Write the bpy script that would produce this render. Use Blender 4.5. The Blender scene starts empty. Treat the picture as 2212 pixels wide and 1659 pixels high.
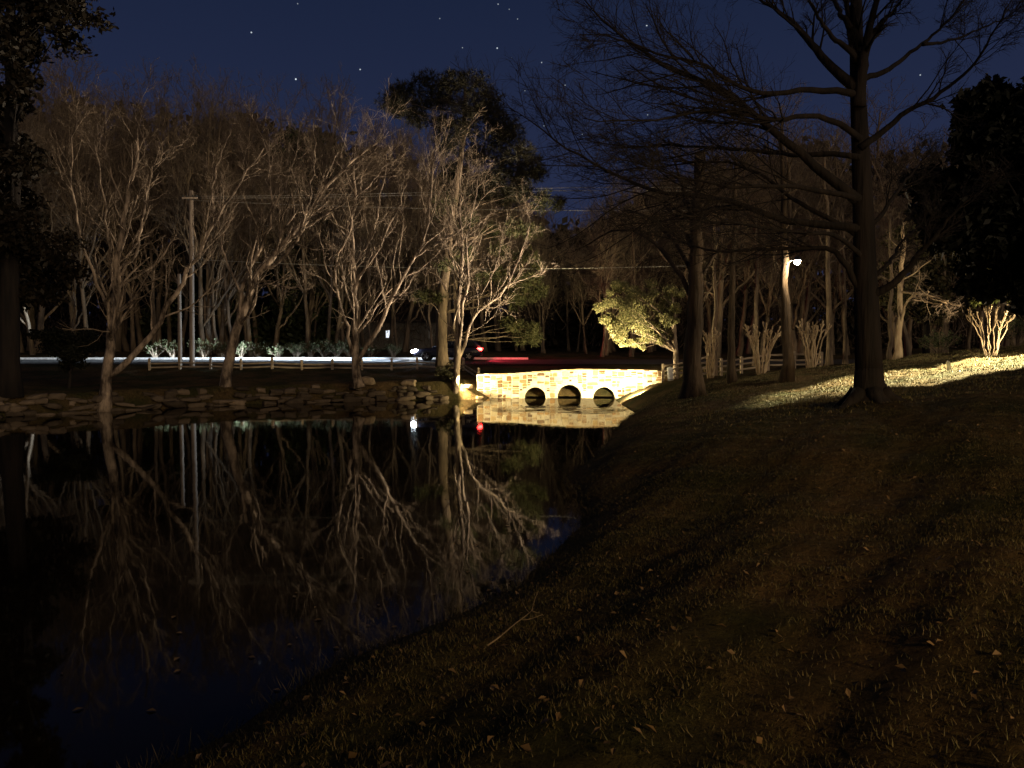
import bpy, math, random
import numpy as np
from mathutils import Vector, Matrix
from mathutils.geometry import delaunay_2d_cdt

random.seed(7)
R = math.radians
SC = bpy.context.scene
COL = SC.collection

# ------------------------------------------------------------------ camera
# Metres; +Y runs away from the photographer across the pond, water level is z = 0.
HC = 2.5
FPX = 1671.0
PITCH = math.atan(68.5 / FPX)
cam_d = bpy.data.cameras.new('camera')
cam_d.sensor_width = 36.0
cam_d.lens = 36.0 * FPX / 2212.0
cam_d.clip_start = 0.05
cam_d.clip_end = 3000
cam = bpy.data.objects.new('camera', cam_d)
COL.objects.link(cam)
cam.location = (0, 0, HC)
cam.rotation_euler = (R(90) - PITCH, 0, 0)
SC.camera = cam


def at(x, y, Y):
    """world point on the line of sight of photo position (x, y), at depth Y"""
    u = (x - 1106.0) / FPX
    v = (829.5 - y) / FPX
    c, s = math.cos(PITCH), math.sin(PITCH)
    dy = c + v * s
    dz = -s + v * c
    t = Y / dy
    return np.array([u * t, Y, HC + dz * t])


# ------------------------------------------------------------------ world: night sky with stars
W = bpy.data.worlds.new('World')
SC.world = W
W.use_nodes = True
nt = W.node_tree
nt.nodes.clear()
wo = nt.nodes.new('ShaderNodeOutputWorld')
bg = nt.nodes.new('ShaderNodeBackground')
bg.inputs['Strength'].default_value = 1.0
tc = nt.nodes.new('ShaderNodeTexCoord')
sep = nt.nodes.new('ShaderNodeSeparateXYZ')
nt.links.new(tc.outputs['Generated'], sep.inputs[0])
ramp = nt.nodes.new('ShaderNodeValToRGB')
nt.links.new(sep.outputs['Z'], ramp.inputs[0])
el = ramp.color_ramp.elements
el[0].position = 0.0
el[0].color = (0.0190, 0.0230, 0.0540, 1)
el[1].position = 0.9
el[1].color = (0.0035, 0.0060, 0.0170, 1)
e = ramp.color_ramp.elements.new(0.22)
e.color = (0.0170, 0.0240, 0.0600, 1)
e = ramp.color_ramp.elements.new(0.42)
e.color = (0.0100, 0.0165, 0.0440, 1)
last = ramp.outputs[0]
STARS = [(543, 70, 1.3), (639, 171, 1.8), (778, 150, 1.2), (1074, 104, 1.3), (999, 103, .6), (1076, 9, .8), (950, 40, .6),
         (1118, 41, .6), (1397, 55, 1.3), (1221, 184, .8), (1134, 196, .5), (1170, 135, .8), (1988, 162, .9), (643, 8, .6),
         (1611, 357, .7), (1100, 20, .5), (1175, 272, .6), (1258, 290, .5), (1399, 248, .6), (1452, 258, .4), (1205, 33, .4),
         (870, 90, .35), (720, 60, .35), (1150, 85, .35), (1290, 30, .4)]
for (sx, sy, sm) in [q for q in STARS if q[2] > .45]:
    p = at(sx, sy, 100.0) - np.array([0, 0, HC])
    p = p / np.linalg.norm(p)
    vm = nt.nodes.new('ShaderNodeVectorMath')
    vm.operation = 'DISTANCE'
    nt.links.new(tc.outputs['Generated'], vm.inputs[0])
    vm.inputs[1].default_value = tuple(p)
    lt = nt.nodes.new('ShaderNodeMath')
    lt.operation = 'LESS_THAN'
    nt.links.new(vm.outputs['Value'], lt.inputs[0])
    lt.inputs[1].default_value = 0.00080 * (0.7 + 0.25 * sm)
    mx = nt.nodes.new('ShaderNodeMix')
    mx.data_type = 'RGBA'
    nt.links.new(lt.outputs[0], mx.inputs['Factor'])
    nt.links.new(last, mx.inputs['A'])
    b = 0.5 * sm
    mx.inputs['B'].default_value = (b * .8, b * .9, b, 1)
    last = mx.outputs['Result']
nt.links.new(last, bg.inputs['Color'])
nt.links.new(bg.outputs[0], wo.inputs['Surface'])
W.cycles.sampling_method = 'NONE'

# ------------------------------------------------------------------ lamps and exposure
def aim(o, target):
    d = Vector(target) - o.location
    o.rotation_euler = d.to_track_quat('-Z', 'Y').to_euler()


def lamp(name, kind, loc, target, power, color, size=0.1, spot=60, blend=.3):
    l = bpy.data.lights.new(name, kind)
    l.energy = power
    l.color = color
    l.shadow_soft_size = size
    if kind == 'SPOT':
        l.spot_size = R(spot)
        l.spot_blend = blend
    o = bpy.data.objects.new(name, l)
    COL.objects.link(o)
    o.location = loc
    if target is not None:
        aim(o, target)
    return o


# floodlight behind the right-hand bank, along the bridge wall
lamp('bridge_floodlight', 'SPOT', (7.6, 38.6, .80), (3.2, 43.0, 1.6), 4600, (1., .80, .41), .12, 165, .4)
lamp('wall_floodlight', 'SPOT', (6.3, 37.0, .85), (3.4, 42.4, .5), 9800, (1., .80, .41), .12, 105, .5)  # added second lamp, more frontal, to brighten the bridge wall
# lamp added behind the parapet to brighten the leafy evergreen and the verge
lamp('evergreen_uplight', 'SPOT', (5.6, 43.2, 2.0), (6.9, 43.8, 4.0), 3000, (1., .80, .42), .08, 165, .6)
# floodlight on the left bank behind the multi-stemmed tree
lamp('bank_floodlight', 'SPOT', (-2.9, 40.95, 1.1), (1.2, 41.8, .2), 2600, (1., .77, .36), .08, 150, .5)
# uplight on the right bank that washes the bare trees across the water
lamp('tree_uplight', 'SPOT', (6.9, 40.6, 1.2), (-7.0, 39.0, 14.0), 27000, (1., .80, .57), .12, 72, .4)
# wall light of the unseen house on the right that rakes the lawn
lamp('lawn_floodlight', 'SPOT', (23.0, 28.0, 8.5), (14.4, 24.5, 2.2), 215000, (1., .84, .42), .06, 23, .4)
# landscape uplight at the foot of the far crape myrtle
lamp('shrub_uplight', 'SPOT', (17.9, 26.2, 2.75), (16.4, 28.6, 4.6), 900, (1., .80, .48), .05, 110, .6)
# extra lamp added to boost the light on the arching branch
lamp('branch_uplight', 'SPOT', (18.0, 28.7, 2.9), (16.6, 30.0, 4.9), 900, (1., .74, .46), .05, 60, .6)
# weak lamp behind the photographer
lamp('path_lamp', 'SPOT', (9.0, -7.0, 5.0), (4.8, 4.4, 1.0), 6000, (1., .62, .20), .5, 72, 1.0)
# warm directional fill added from the right to lift the woods and the bank
fill_o = lamp('moonlight', 'SUN', (30, -20, 20), None, .85, (1., .75, .50))
fill_o.data.angle = R(32)
fill_o.rotation_euler = Vector((-.50, .83, -.25)).to_track_quat('-Z', 'Y').to_euler()

vs = SC.view_settings
SC.display_settings.display_device = 'sRGB'
vs.view_transform = 'Standard'
vs.look = 'None'
vs.exposure = 0
vs.gamma = 1
SC.render.engine = 'CYCLES'
cy = SC.cycles
cy.use_denoising = True
try:
    cy.denoiser = 'OPENIMAGEDENOISE'
    cy.denoising_input_passes = 'RGB_ALBEDO_NORMAL'
except Exception:
    pass
cy.max_bounces = 5
cy.diffuse_bounces = 2
cy.glossy_bounces = 3
cy.transmission_bounces = 3
cy.caustics_reflective = False
cy.caustics_refractive = False
cy.sample_clamp_indirect = 4.0


# ------------------------------------------------------------------ materials
def nodes(name):
    m = bpy.data.materials.new(name)
    m.use_nodes = True
    t = m.node_tree
    return m, t, t.nodes['Principled BSDF']


def mat(name, c1, c2=None, scale=6.0, rough=.85, bump=0.0, stretch=(1, 1, 1), bscale=None, metal=0.0, detail=6, spec=.3, lo=.35, hi=.65):
    m, t, p = nodes(name)
    p.inputs['Roughness'].default_value = rough
    p.inputs['Metallic'].default_value = metal
    p.inputs['Specular IOR Level'].default_value = spec
    if c2 is None:
        p.inputs['Base Color'].default_value = (*c1, 1)
        if not bump:
            return m
    g = t.nodes.new('ShaderNodeTexCoord')
    mp = t.nodes.new('ShaderNodeMapping')
    mp.inputs['Scale'].default_value = stretch
    t.links.new(g.outputs['Object'], mp.inputs[0])
    n = t.nodes.new('ShaderNodeTexNoise')
    n.inputs['Scale'].default_value = scale
    n.inputs['Detail'].default_value = detail
    n.inputs['Roughness'].default_value = .62
    t.links.new(mp.outputs[0], n.inputs['Vector'])
    if c2 is not None:
        r = t.nodes.new('ShaderNodeValToRGB')
        r.color_ramp.elements[0].position = lo
        r.color_ramp.elements[0].color = (*c1, 1)
        r.color_ramp.elements[1].position = hi
        r.color_ramp.elements[1].color = (*c2, 1)
        t.links.new(n.outputs['Fac'], r.inputs[0])
        t.links.new(r.outputs[0], p.inputs['Base Color'])
    if bump:
        n2 = t.nodes.new('ShaderNodeTexNoise')
        n2.inputs['Scale'].default_value = bscale or scale * 2
        n2.inputs['Detail'].default_value = 5
        t.links.new(mp.outputs[0], n2.inputs['Vector'])
        b = t.nodes.new('ShaderNodeBump')
        b.inputs['Strength'].default_value = min(1.0, bump)
        b.inputs['Distance'].default_value = .05 * max(1.0, bump)
        t.links.new(n2.outputs['Fac'], b.inputs['Height'])
        t.links.new(b.outputs[0], p.inputs['Normal'])
    return m


def glow(name, c, s):
    m, t, p = nodes(name)
    p.inputs['Base Color'].default_value = (*c, 1)
    p.inputs['Emission Color'].default_value = (*c, 1)
    p.inputs['Emission Strength'].default_value = s
    return m


def attr_mat(name, attr='tint', rough=.9, bump=.5, bscale=14, noise=.35, trans=0.0):
    """base colour from a per-piece tint stored on the mesh, varied a little by noise"""
    m, t, p = nodes(name)
    p.inputs['Roughness'].default_value = rough
    p.inputs['Specular IOR Level'].default_value = .2
    a = t.nodes.new('ShaderNodeAttribute')
    a.attribute_name = attr
    g = t.nodes.new('ShaderNodeTexCoord')
    n = t.nodes.new('ShaderNodeTexNoise')
    n.inputs['Scale'].default_value = bscale
    n.inputs['Detail'].default_value = 5
    t.links.new(g.outputs['Object'], n.inputs['Vector'])
    mr = t.nodes.new('ShaderNodeMapRange')
    mr.inputs['To Min'].default_value = 1 - noise
    mr.inputs['To Max'].default_value = 1 + noise
    t.links.new(n.outputs['Fac'], mr.inputs['Value'])
    mx = t.nodes.new('ShaderNodeVectorMath')
    mx.operation = 'SCALE'
    t.links.new(a.outputs['Color'], mx.inputs[0])
    t.links.new(mr.outputs[0], mx.inputs['Scale'])
    t.links.new(mx.outputs[0], p.inputs['Base Color'])
    if bump:
        b = t.nodes.new('ShaderNodeBump')
        b.inputs['Strength'].default_value = bump
        b.inputs['Distance'].default_value = .03
        t.links.new(n.outputs['Fac'], b.inputs['Height'])
        t.links.new(b.outputs[0], p.inputs['Normal'])
    return m


M = {}
M['pale_bark'] = mat('pale_bark', (.045, .033, .024), (.42, .335, .25), 3.2, .9, 1.2, (1, 1, .35), 9, lo=.40, hi=.68)
M['brown_bark'] = mat('brown_bark', (.022, .016, .011), (.085, .060, .038), 4.0, .95, 1.4, (1, 1, .12), 8)
M['grey_bark'] = mat('grey_bark', (.055, .042, .030), (.20, .15, .10), 3.0, .95, .8, (1, 1, .25), 8)
M['lamp_bark'] = mat('lamp_bark', (.028, .020, .013), (.12, .085, .052), 4.0, .95, 1.2, (1, 1, .15), 8)
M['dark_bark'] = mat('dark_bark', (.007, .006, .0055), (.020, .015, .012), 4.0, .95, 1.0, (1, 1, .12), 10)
M['twig'] = mat('twig', (.11, .082, .058), (.28, .22, .16), 3.0, .95)
M['brown_twig'] = mat('brown_twig', (.08, .06, .043), (.20, .155, .11), 3.0, .95)
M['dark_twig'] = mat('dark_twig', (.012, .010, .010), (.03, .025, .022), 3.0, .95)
M['myrtle_bark'] = mat('myrtle_bark', (.24, .17, .10), (.50, .39, .25), 4.0, .8, .4, (1, 1, .3), 8)
M['leaf'] = attr_mat('leaf', rough=.6, bump=0, bscale=3, noise=.3)
M['soil_grass'] = None
M['wood'] = mat('wood', (.16, .125, .085), (.36, .29, .21), 5, .9, .5, (.3, .3, 1), 12)
M['pole_wood'] = mat('pole_wood', (.16, .13, .10), (.36, .30, .24), 4, .9, .5, (1, 1, .1), 12)
M['mortar'] = mat('mortar', (.50, .44, .32), (.66, .60, .47), 9, .95, .5)
M['stone'] = attr_mat('stone', bump=.9, bscale=11, noise=.45)
M['rock'] = attr_mat('rock', bump=.9, bscale=5, noise=.5)
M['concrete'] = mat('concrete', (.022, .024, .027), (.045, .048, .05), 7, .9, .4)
M['kerbstone'] = mat('kerbstone', (.55, .55, .53), (.75, .75, .72), 4, .85, .3)
M['asphalt'] = mat('asphalt', (.040, .040, .042), (.075, .075, .075), 3.0, .85, .5, (1, 1, 1), 60)
M['metal'] = mat('metal', (.10, .10, .10), (.2, .2, .2), 8, .5, 0, metal=.6)
M['cable'] = mat('cable', (.25, .24, .22), None, rough=.6)
M['car_paint'] = mat('car_paint', (.028, .03, .05), (.034, .036, .058), 2, .25, spec=.6)
M['black_rubber'] = mat('black_rubber', (.02, .02, .02), None, rough=.9)
M['car_glass'] = mat('car_glass', (.012, .014, .018), None, rough=.06, spec=.8)
M['alloy'] = mat('alloy', (.45, .45, .46), None, rough=.35, metal=.9)
M['white_paint'] = mat('white_paint', (.55, .56, .54), (.78, .78, .75), 6, .7)
M['siding'] = mat('siding', (.18, .17, .15), (.24, .23, .2), 2, .9)
M['shingle'] = mat('shingle', (.03, .03, .032), (.07, .065, .06), 5, .95)
M['head_lens'] = glow('head_lens', (.82, .90, 1.0), 160)
M['tail_lens'] = glow('tail_lens', (1.0, .025, .02), 40)
M['lamp_bulb'] = glow('lamp_bulb', (1.0, .86, .66), 400)
M['lit_pane'] = glow('lit_pane', (.85, .92, 1.0), 1.3)
M['lit_pane_warm'] = glow('lit_pane_warm', (1.0, .8, .5), 1.2)


def ground_material():
    m, t, p = nodes('leaf_strewn_grass')
    p.inputs['Roughness'].default_value = .95
    p.inputs['Specular IOR Level'].default_value = .1
    g = t.nodes.new('ShaderNodeTexCoord')
    n1 = t.nodes.new('ShaderNodeTexNoise')
    n1.inputs['Scale'].default_value = .55
    n1.inputs['Detail'].default_value = 6
    t.links.new(g.outputs['Object'], n1.inputs['Vector'])
    n2 = t.nodes.new('ShaderNodeTexNoise')
    n2.inputs['Scale'].default_value = 9
    n2.inputs['Detail'].default_value = 8
    n2.inputs['Roughness'].default_value = .75
    t.links.new(g.outputs['Object'], n2.inputs['Vector'])
    r1 = t.nodes.new('ShaderNodeValToRGB')
    r1.color_ramp.elements[0].position = .38
    r1.color_ramp.elements[0].color = (.045, .046, .018, 1)
    r1.color_ramp.elements[1].position = .62
    r1.color_ramp.elements[1].color = (.115, .078, .040, 1)
    t.links.new(n1.outputs['Fac'], r1.inputs[0])
    r2 = t.nodes.new('ShaderNodeValToRGB')
    r2.color_ramp.elements[0].position = .36
    r2.color_ramp.elements[0].color = (.50, .50, .48, 1)
    r2.color_ramp.elements[1].position = .66
    r2.color_ramp.elements[1].color = (1.25, 1.22, 1.15, 1)
    t.links.new(n2.outputs['Fac'], r2.inputs[0])
    mx = t.nodes.new('ShaderNodeMix')
    mx.data_type = 'RGBA'
    mx.blend_type = 'MULTIPLY'
    mx.inputs['Factor'].default_value = 1
    t.links.new(r1.outputs[0], mx.inputs['A'])
    t.links.new(r2.outputs[0], mx.inputs['B'])
    t.links.new(mx.outputs['Result'], p.inputs['Base Color'])
    n3 = t.nodes.new('ShaderNodeTexNoise')
    n3.inputs['Scale'].default_value = 5
    n3.inputs['Detail'].default_value = 9
    n3.inputs['Roughness'].default_value = .7
    t.links.new(g.outputs['Object'], n3.inputs['Vector'])
    b = t.nodes.new('ShaderNodeBump')
    b.inputs['Strength'].default_value = 1
    b.inputs['Distance'].default_value = .22
    t.links.new(n3.outputs['Fac'], b.inputs['Height'])
    t.links.new(b.outputs[0], p.inputs['Normal'])
    return m


def water_material():
    m, t, p = nodes('pond_water')
    p.inputs['Base Color'].default_value = (.0045, .0035, .0022, 1)
    p.inputs['Roughness'].default_value = .03
    p.inputs['IOR'].default_value = 1.33
    p.inputs['Specular IOR Level'].default_value = .25
    g = t.nodes.new('ShaderNodeTexCoord')
    mp = t.nodes.new('ShaderNodeMapping')
    mp.inputs['Scale'].default_value = (1.0, .55, 1)
    t.links.new(g.outputs['Object'], mp.inputs[0])
    n = t.nodes.new('ShaderNodeTexNoise')
    n.inputs['Scale'].default_value = 1.6
    n.inputs['Detail'].default_value = 2
    t.links.new(mp.outputs[0], n.inputs['Vector'])
    # wind-ruffled streaks in front of the culverts
    mp2 = t.nodes.new('ShaderNodeMapping')
    mp2.inputs['Scale'].default_value = (.30, 1.35, 1)
    mp2.inputs['Location'].default_value = (3.1, .4, 0)
    t.links.new(g.outputs['Object'], mp2.inputs[0])
    ns = t.nodes.new('ShaderNodeTexNoise')
    ns.inputs['Scale'].default_value = 1.0
    ns.inputs['Detail'].default_value = 3
    t.links.new(mp2.outputs[0], ns.inputs['Vector'])
    rs = t.nodes.new('ShaderNodeMapRange')
    rs.inputs['From Min'].default_value = .47
    rs.inputs['From Max'].default_value = .53
    t.links.new(ns.outputs['Fac'], rs.inputs['Value'])
    vd = t.nodes.new('ShaderNodeVectorMath')
    vd.operation = 'SUBTRACT'
    vd.inputs[1].default_value = (2.0, 33.6, 0)
    t.links.new(g.outputs['Object'], vd.inputs[0])
    vs_ = t.nodes.new('ShaderNodeVectorMath')
    vs_.operation = 'MULTIPLY'
    vs_.inputs[1].default_value = (1 / 3.0, 1 / 2.6, 0)
    t.links.new(vd.outputs[0], vs_.inputs[0])
    vl = t.nodes.new('ShaderNodeVectorMath')
    vl.operation = 'LENGTH'
    t.links.new(vs_.outputs[0], vl.inputs[0])
    rl = t.nodes.new('ShaderNodeMapRange')
    rl.inputs['From Min'].default_value = 1.0
    rl.inputs['From Max'].default_value = .8
    t.links.new(vl.outputs['Value'], rl.inputs['Value'])
    mk = t.nodes.new('ShaderNodeMath')
    mk.operation = 'MULTIPLY'
    t.links.new(rs.outputs[0], mk.inputs[0])
    t.links.new(rl.outputs[0], mk.inputs[1])
    nr = t.nodes.new('ShaderNodeTexNoise')
    nr.inputs['Scale'].default_value = 7
    nr.inputs['Detail'].default_value = 2
    t.links.new(g.outputs['Object'], nr.inputs['Vector'])
    mr = t.nodes.new('ShaderNodeMath')
    mr.operation = 'MULTIPLY'
    t.links.new(mk.outputs[0], mr.inputs[0])
    t.links.new(nr.outputs['Fac'], mr.inputs[1])
    sc1 = t.nodes.new('ShaderNodeMath')
    sc1.operation = 'MULTIPLY_ADD'
    t.links.new(mr.outputs[0], sc1.inputs[0])
    sc1.inputs[1].default_value = 75.0
    t.links.new(n.outputs['Fac'], sc1.inputs[2])
    b = t.nodes.new('ShaderNodeBump')
    b.inputs['Strength'].default_value = .2
    b.inputs['Distance'].default_value = .009
    t.links.new(sc1.outputs[0], b.inputs['Height'])
    t.links.new(b.outputs[0], p.inputs['Normal'])
    return m


# ------------------------------------------------------------------ object helpers
def props(o, label=None, cat=None, group=None, kind=None):
    if label:
        o['label'] = label
    if cat:
        o['category'] = cat
    if group:
        o['group'] = group
    if kind:
        o['kind'] = kind
    return o


def thing(name, label, cat, loc=(0, 0, 0), rz=0.0, group=None):
    o = bpy.data.objects.new(name, None)
    o.empty_display_size = .3
    COL.objects.link(o)
    o.location = [float(a) for a in loc]
    o.rotation_euler = (0, 0, rz)
    return props(o, label, cat, group)


def mesh(name, verts, faces, material, parent=None, smooth=True, origin=None, tint=None):
    """verts (N,3); faces: list of index arrays, each (M,3) or (M,4), or lists of n-gons"""
    verts = np.asarray(verts, dtype=np.float64).reshape(-1, 3)
    if origin is not None:
        verts = verts - np.asarray(origin)
    loops, starts, totals = [], [], []
    pos = 0
    if not isinstance(faces, (list, tuple)):
        faces = [faces]
    for f in faces:
        f = np.asarray(f, dtype=np.int64)
        if f.ndim == 1:
            f = f.reshape(1, -1)
        k = f.shape[1]
        loops.append(f.ravel())
        starts.append(pos + np.arange(f.shape[0]) * k)
        totals.append(np.full(f.shape[0], k))
        pos += f.size
    loops = np.concatenate(loops)
    starts = np.concatenate(starts)
    totals = np.concatenate(totals)
    me = bpy.data.meshes.new(name)
    me.vertices.add(len(verts))
    me.vertices.foreach_set('co', verts.astype(np.float32).ravel())
    me.loops.add(len(loops))
    me.loops.foreach_set('vertex_index', loops.astype(np.int32))
    me.polygons.add(len(starts))
    me.polygons.foreach_set('loop_start', starts.astype(np.int32))
    me.polygons.foreach_set('loop_total', totals.astype(np.int32))
    me.polygons.foreach_set('use_smooth', np.full(len(starts), bool(smooth)))
    me.update(calc_edges=True)
    if tint is not None:
        a = me.attributes.new('tint', 'FLOAT_COLOR', 'POINT')
        t4 = np.ones((len(verts), 4), dtype=np.float32)
        t4[:, :3] = tint
        a.data.foreach_set('color', t4.ravel())
    me.materials.append(material)
    o = bpy.data.objects.new(name, me)
    COL.objects.link(o)
    if parent is not None:
        o.parent = parent
    return o


def copy_thing(root, loc, rz=0.0, scale=1.0, label=None, group=None):
    c = root.copy()
    COL.objects.link(c)
    c.location = [float(a) for a in loc]
    c.rotation_euler = (0, 0, rz)
    c.scale = (scale, scale, scale) if not isinstance(scale, tuple) else scale
    if label:
        c['label'] = label
    if group:
        c['group'] = group
    for ch in [o for o in COL.objects if o.parent == root]:
        d = ch.copy()
        COL.objects.link(d)
        d.parent = c
        for g in [o for o in COL.objects if o.parent == ch]:
            k = g.copy()
            COL.objects.link(k)
            k.parent = d
    return c


class Geo:
    """collects pieces and links them as one mesh"""

    def __init__(self):
        self.v, self.f, self.t, self.n = [], [], [], 0

    def add(self, v, faces, tint=None):
        v = np.asarray(v, dtype=np.float64).reshape(-1, 3)
        if not isinstance(faces, (list, tuple)):
            faces = [faces]
        for f in faces:
            f = np.asarray(f)
            if f.ndim == 1:
                f = f.reshape(1, -1)
            self.f.append(f + self.n)
        self.v.append(v)
        t = np.ones((len(v), 3)) * .5 if tint is None else np.ones((len(v), 3)) * np.asarray(tint)
        self.t.append(t)
        self.n += len(v)

    def box(self, c, s, rz=0.0, tint=None, jitter=0.0, rng=None):
        x, y, z = [a / 2 for a in s]
        v = np.array([[-x, -y, -z], [x, -y, -z], [x, y, -z], [-x, y, -z], [-x, -y, z], [x, -y, z], [x, y, z], [-x, y, z]])
        if jitter and rng is not None:
            v = v + rng.normal(0, jitter, v.shape)
        if rz:
            c_, s_ = math.cos(rz), math.sin(rz)
            v = v @ np.array([[c_, s_, 0], [-s_, c_, 0], [0, 0, 1]])
        self.add(v + np.asarray(c), np.array([[0, 3, 2, 1], [4, 5, 6, 7], [0, 1, 5, 4], [1, 2, 6, 5], [2, 3, 7, 6], [3, 0, 4, 7]]), tint)

    def tubes(self, P, Rr, k=6, tint=None, cap=True):
        v, f = tube_batch(np.asarray(P, float)[None] if np.ndim(P) == 2 else P, np.asarray(Rr, float)[None] if np.ndim(Rr) == 1 else Rr, k, cap)
        self.add(v, f, tint)

    def build(self, name, material, parent=None, smooth=True, origin=None, tint=False):
        v = np.concatenate(self.v)
        return mesh(name, v, self.f, material, parent, smooth, origin, np.concatenate(self.t) if tint else None)


def tube_batch(P, Rr, k=5, cap=True):
    """P (B,n,3) centre lines, Rr (B,n) radii -> verts, [quads (, caps)]"""
    B, n, _ = P.shape
    T = np.empty_like(P)
    T[:, 1:-1] = P[:, 2:] - P[:, :-2]
    T[:, 0] = P[:, 1] - P[:, 0]
    T[:, -1] = P[:, -1] - P[:, -2]
    T /= np.maximum(np.linalg.norm(T, axis=2, keepdims=True), 1e-9)
    main = P[:, -1] - P[:, 0]
    main /= np.maximum(np.linalg.norm(main, axis=1, keepdims=True), 1e-9)
    ref = np.where(np.abs(main[:, 2:3]) > .8, np.array([[1.0, 0, 0]]), np.array([[0, 0, 1.0]]))
    U = np.cross(T, ref[:, None, :])
    U /= np.maximum(np.linalg.norm(U, axis=2, keepdims=True), 1e-9)
    V = np.cross(T, U)
    a = np.arange(k) * 2 * math.pi / k
    v = P[:, :, None, :] + Rr[:, :, None, None] * (np.cos(a)[None, None, :, None] * U[:, :, None, :] + np.sin(a)[None, None, :, None] * V[:, :, None, :])
    idx = np.arange(B * n * k).reshape(B, n, k)
    q = np.stack([idx[:, :-1, :], np.roll(idx[:, :-1, :], -1, 2), np.roll(idx[:, 1:, :], -1, 2), idx[:, 1:, :]], -1).reshape(-1, 4)
    F = [q]
    if cap:
        F.append(idx[:, -1, :].reshape(-1, k))
        F.append(idx[:, 0, ::-1].reshape(-1, k))
    return v.reshape(-1, 3), F


def resample(pts, n):
    pts = np.asarray(pts, float)
    d = np.concatenate([[0], np.cumsum(np.linalg.norm(np.diff(pts, axis=0), axis=1))])
    t = np.linspace(0, d[-1], n)
    # smooth a little so limbs bend rather than kink
    out = np.stack([np.interp(t, d, pts[:, i]) for i in range(3)], 1)
    for _ in range(2):
        out[1:-1] = .5 * out[1:-1] + .25 * (out[:-2] + out[2:])
    return out


def sprout(P, Rr, counts, rng, t0=.25, ang=(30, 60), ratio=(.35, .7), npts=5, wander=.16, up=.15, rfac=.5, rmin=.004, lmin=.25, tip=.35, lmax=99.):
    """branches along parent centre lines; returns child lines and radii"""
    B, n, _ = P.shape
    L = np.linalg.norm(np.diff(P, axis=1), axis=2).sum(1)
    counts = np.broadcast_to(np.asarray(counts), (B,))
    par = np.repeat(np.arange(B), counts)
    N = len(par)
    if N == 0:
        return np.zeros((0, npts, 3)), np.zeros((0, npts))
    t = t0 + (1 - t0) * rng.random(N) ** .85
    s = t * (n - 1)
    i = np.minimum(s.astype(int), n - 2)
    fr = (s - i)[:, None]
    a, b = P[par, i], P[par, i + 1]
    start = a * (1 - fr) + b * fr
    r0 = Rr[par, i] * (1 - fr[:, 0]) + Rr[par, i + 1] * fr[:, 0]
    d = b - a
    d /= np.maximum(np.linalg.norm(d, axis=1, keepdims=True), 1e-9)
    q = rng.normal(size=(N, 3))
    q -= (q * d).sum(1, keepdims=True) * d
    q /= np.maximum(np.linalg.norm(q, axis=1, keepdims=True), 1e-9)
    th = np.radians(rng.uniform(ang[0], ang[1], N))[:, None]
    dr = d * np.cos(th) + q * np.sin(th)
    ln = np.clip(L[par] * rng.uniform(ratio[0], ratio[1], N) * (1.15 - .65 * t), lmin, lmax)
    out = np.empty((N, npts, 3))
    out[:, 0] = start
    step = (ln / (npts - 1))[:, None]
    for j in range(1, npts):
        dr = dr + rng.normal(0, wander, (N, 3)) + np.array([0, 0, up])
        dr /= np.linalg.norm(dr, axis=1, keepdims=True)
        out[:, j] = out[:, j - 1] + dr * step
    rs = np.maximum(r0 * rfac * rng.uniform(.75, 1.1, N), rmin)
    rad = np.maximum(rs[:, None] * np.linspace(1, tip, npts)[None], rmin * .7)
    return out, rad


def snap(p, P):
    """root a limb on the nearest centre line already grown"""
    best, bd = None, 1e9
    for q in P:
        d = np.linalg.norm(q - p[0], axis=1)
        k = int(np.argmin(d))
        for m in range(max(0, k - 1), min(len(q) - 1, k + 1)):
            e = q[m + 1] - q[m]
            t = np.clip(np.dot(p[0] - q[m], e) / max(1e-9, np.dot(e, e)), 0, 1)
            c = q[m] + e * t
            dd = np.linalg.norm(c - p[0])
            if dd < bd:
                bd, best = dd, c
    off = best - p[0]
    return p + off * np.linspace(1, 0, len(p))[:, None] ** 2


def grow_tree(root, limbs, rng, bark, twig, spec, origin, kmain=9, kn=14, kink=.035, trunk_name='trunk', crown_name='crown'):
    """limbs: list of (pts, r0, r1); spec: list of dict for successive branch orders"""
    g = Geo()
    NP = kn
    P, Rd = [], []
    for pts, r0, r1 in limbs:
        p = resample(pts, NP)
        p[1:-1] += rng.normal(0, kink, p[1:-1].shape) * min(1., np.linalg.norm(p[-1] - p[0]) / 6)
        rr = np.linspace(r0, r1, NP)
        if P:
            p = snap(p, P)
        else:
            rr[0] *= 1.55
            rr[1] *= 1.12
        g.tubes(p, rr, kmain)
        P.append(p)
        Rd.append(rr)
    P = np.array(P)
    Rd = np.array(Rd)
    L = np.linalg.norm(np.diff(P, axis=1), axis=2).sum(1)
    h = Geo()
    cur, cr = P, Rd
    for lv, s in enumerate(spec):
        s = dict(s)
        cnt = s.pop('n')
        if lv == 0:
            cnt = np.maximum(1, (L * cnt).astype(int))
        thick = s.pop('trunk', False)
        k = s.pop('k', 4)
        ch, rr = sprout(cur, cr, cnt, rng, **s)
        (g if thick else h).add(*tube_batch(ch, rr, k, False))
        cur, cr = ch, rr
    t = g.build(trunk_name, bark, root, True, origin)
    c = h.build(crown_name, twig, root, True, origin)
    return t, c


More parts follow.
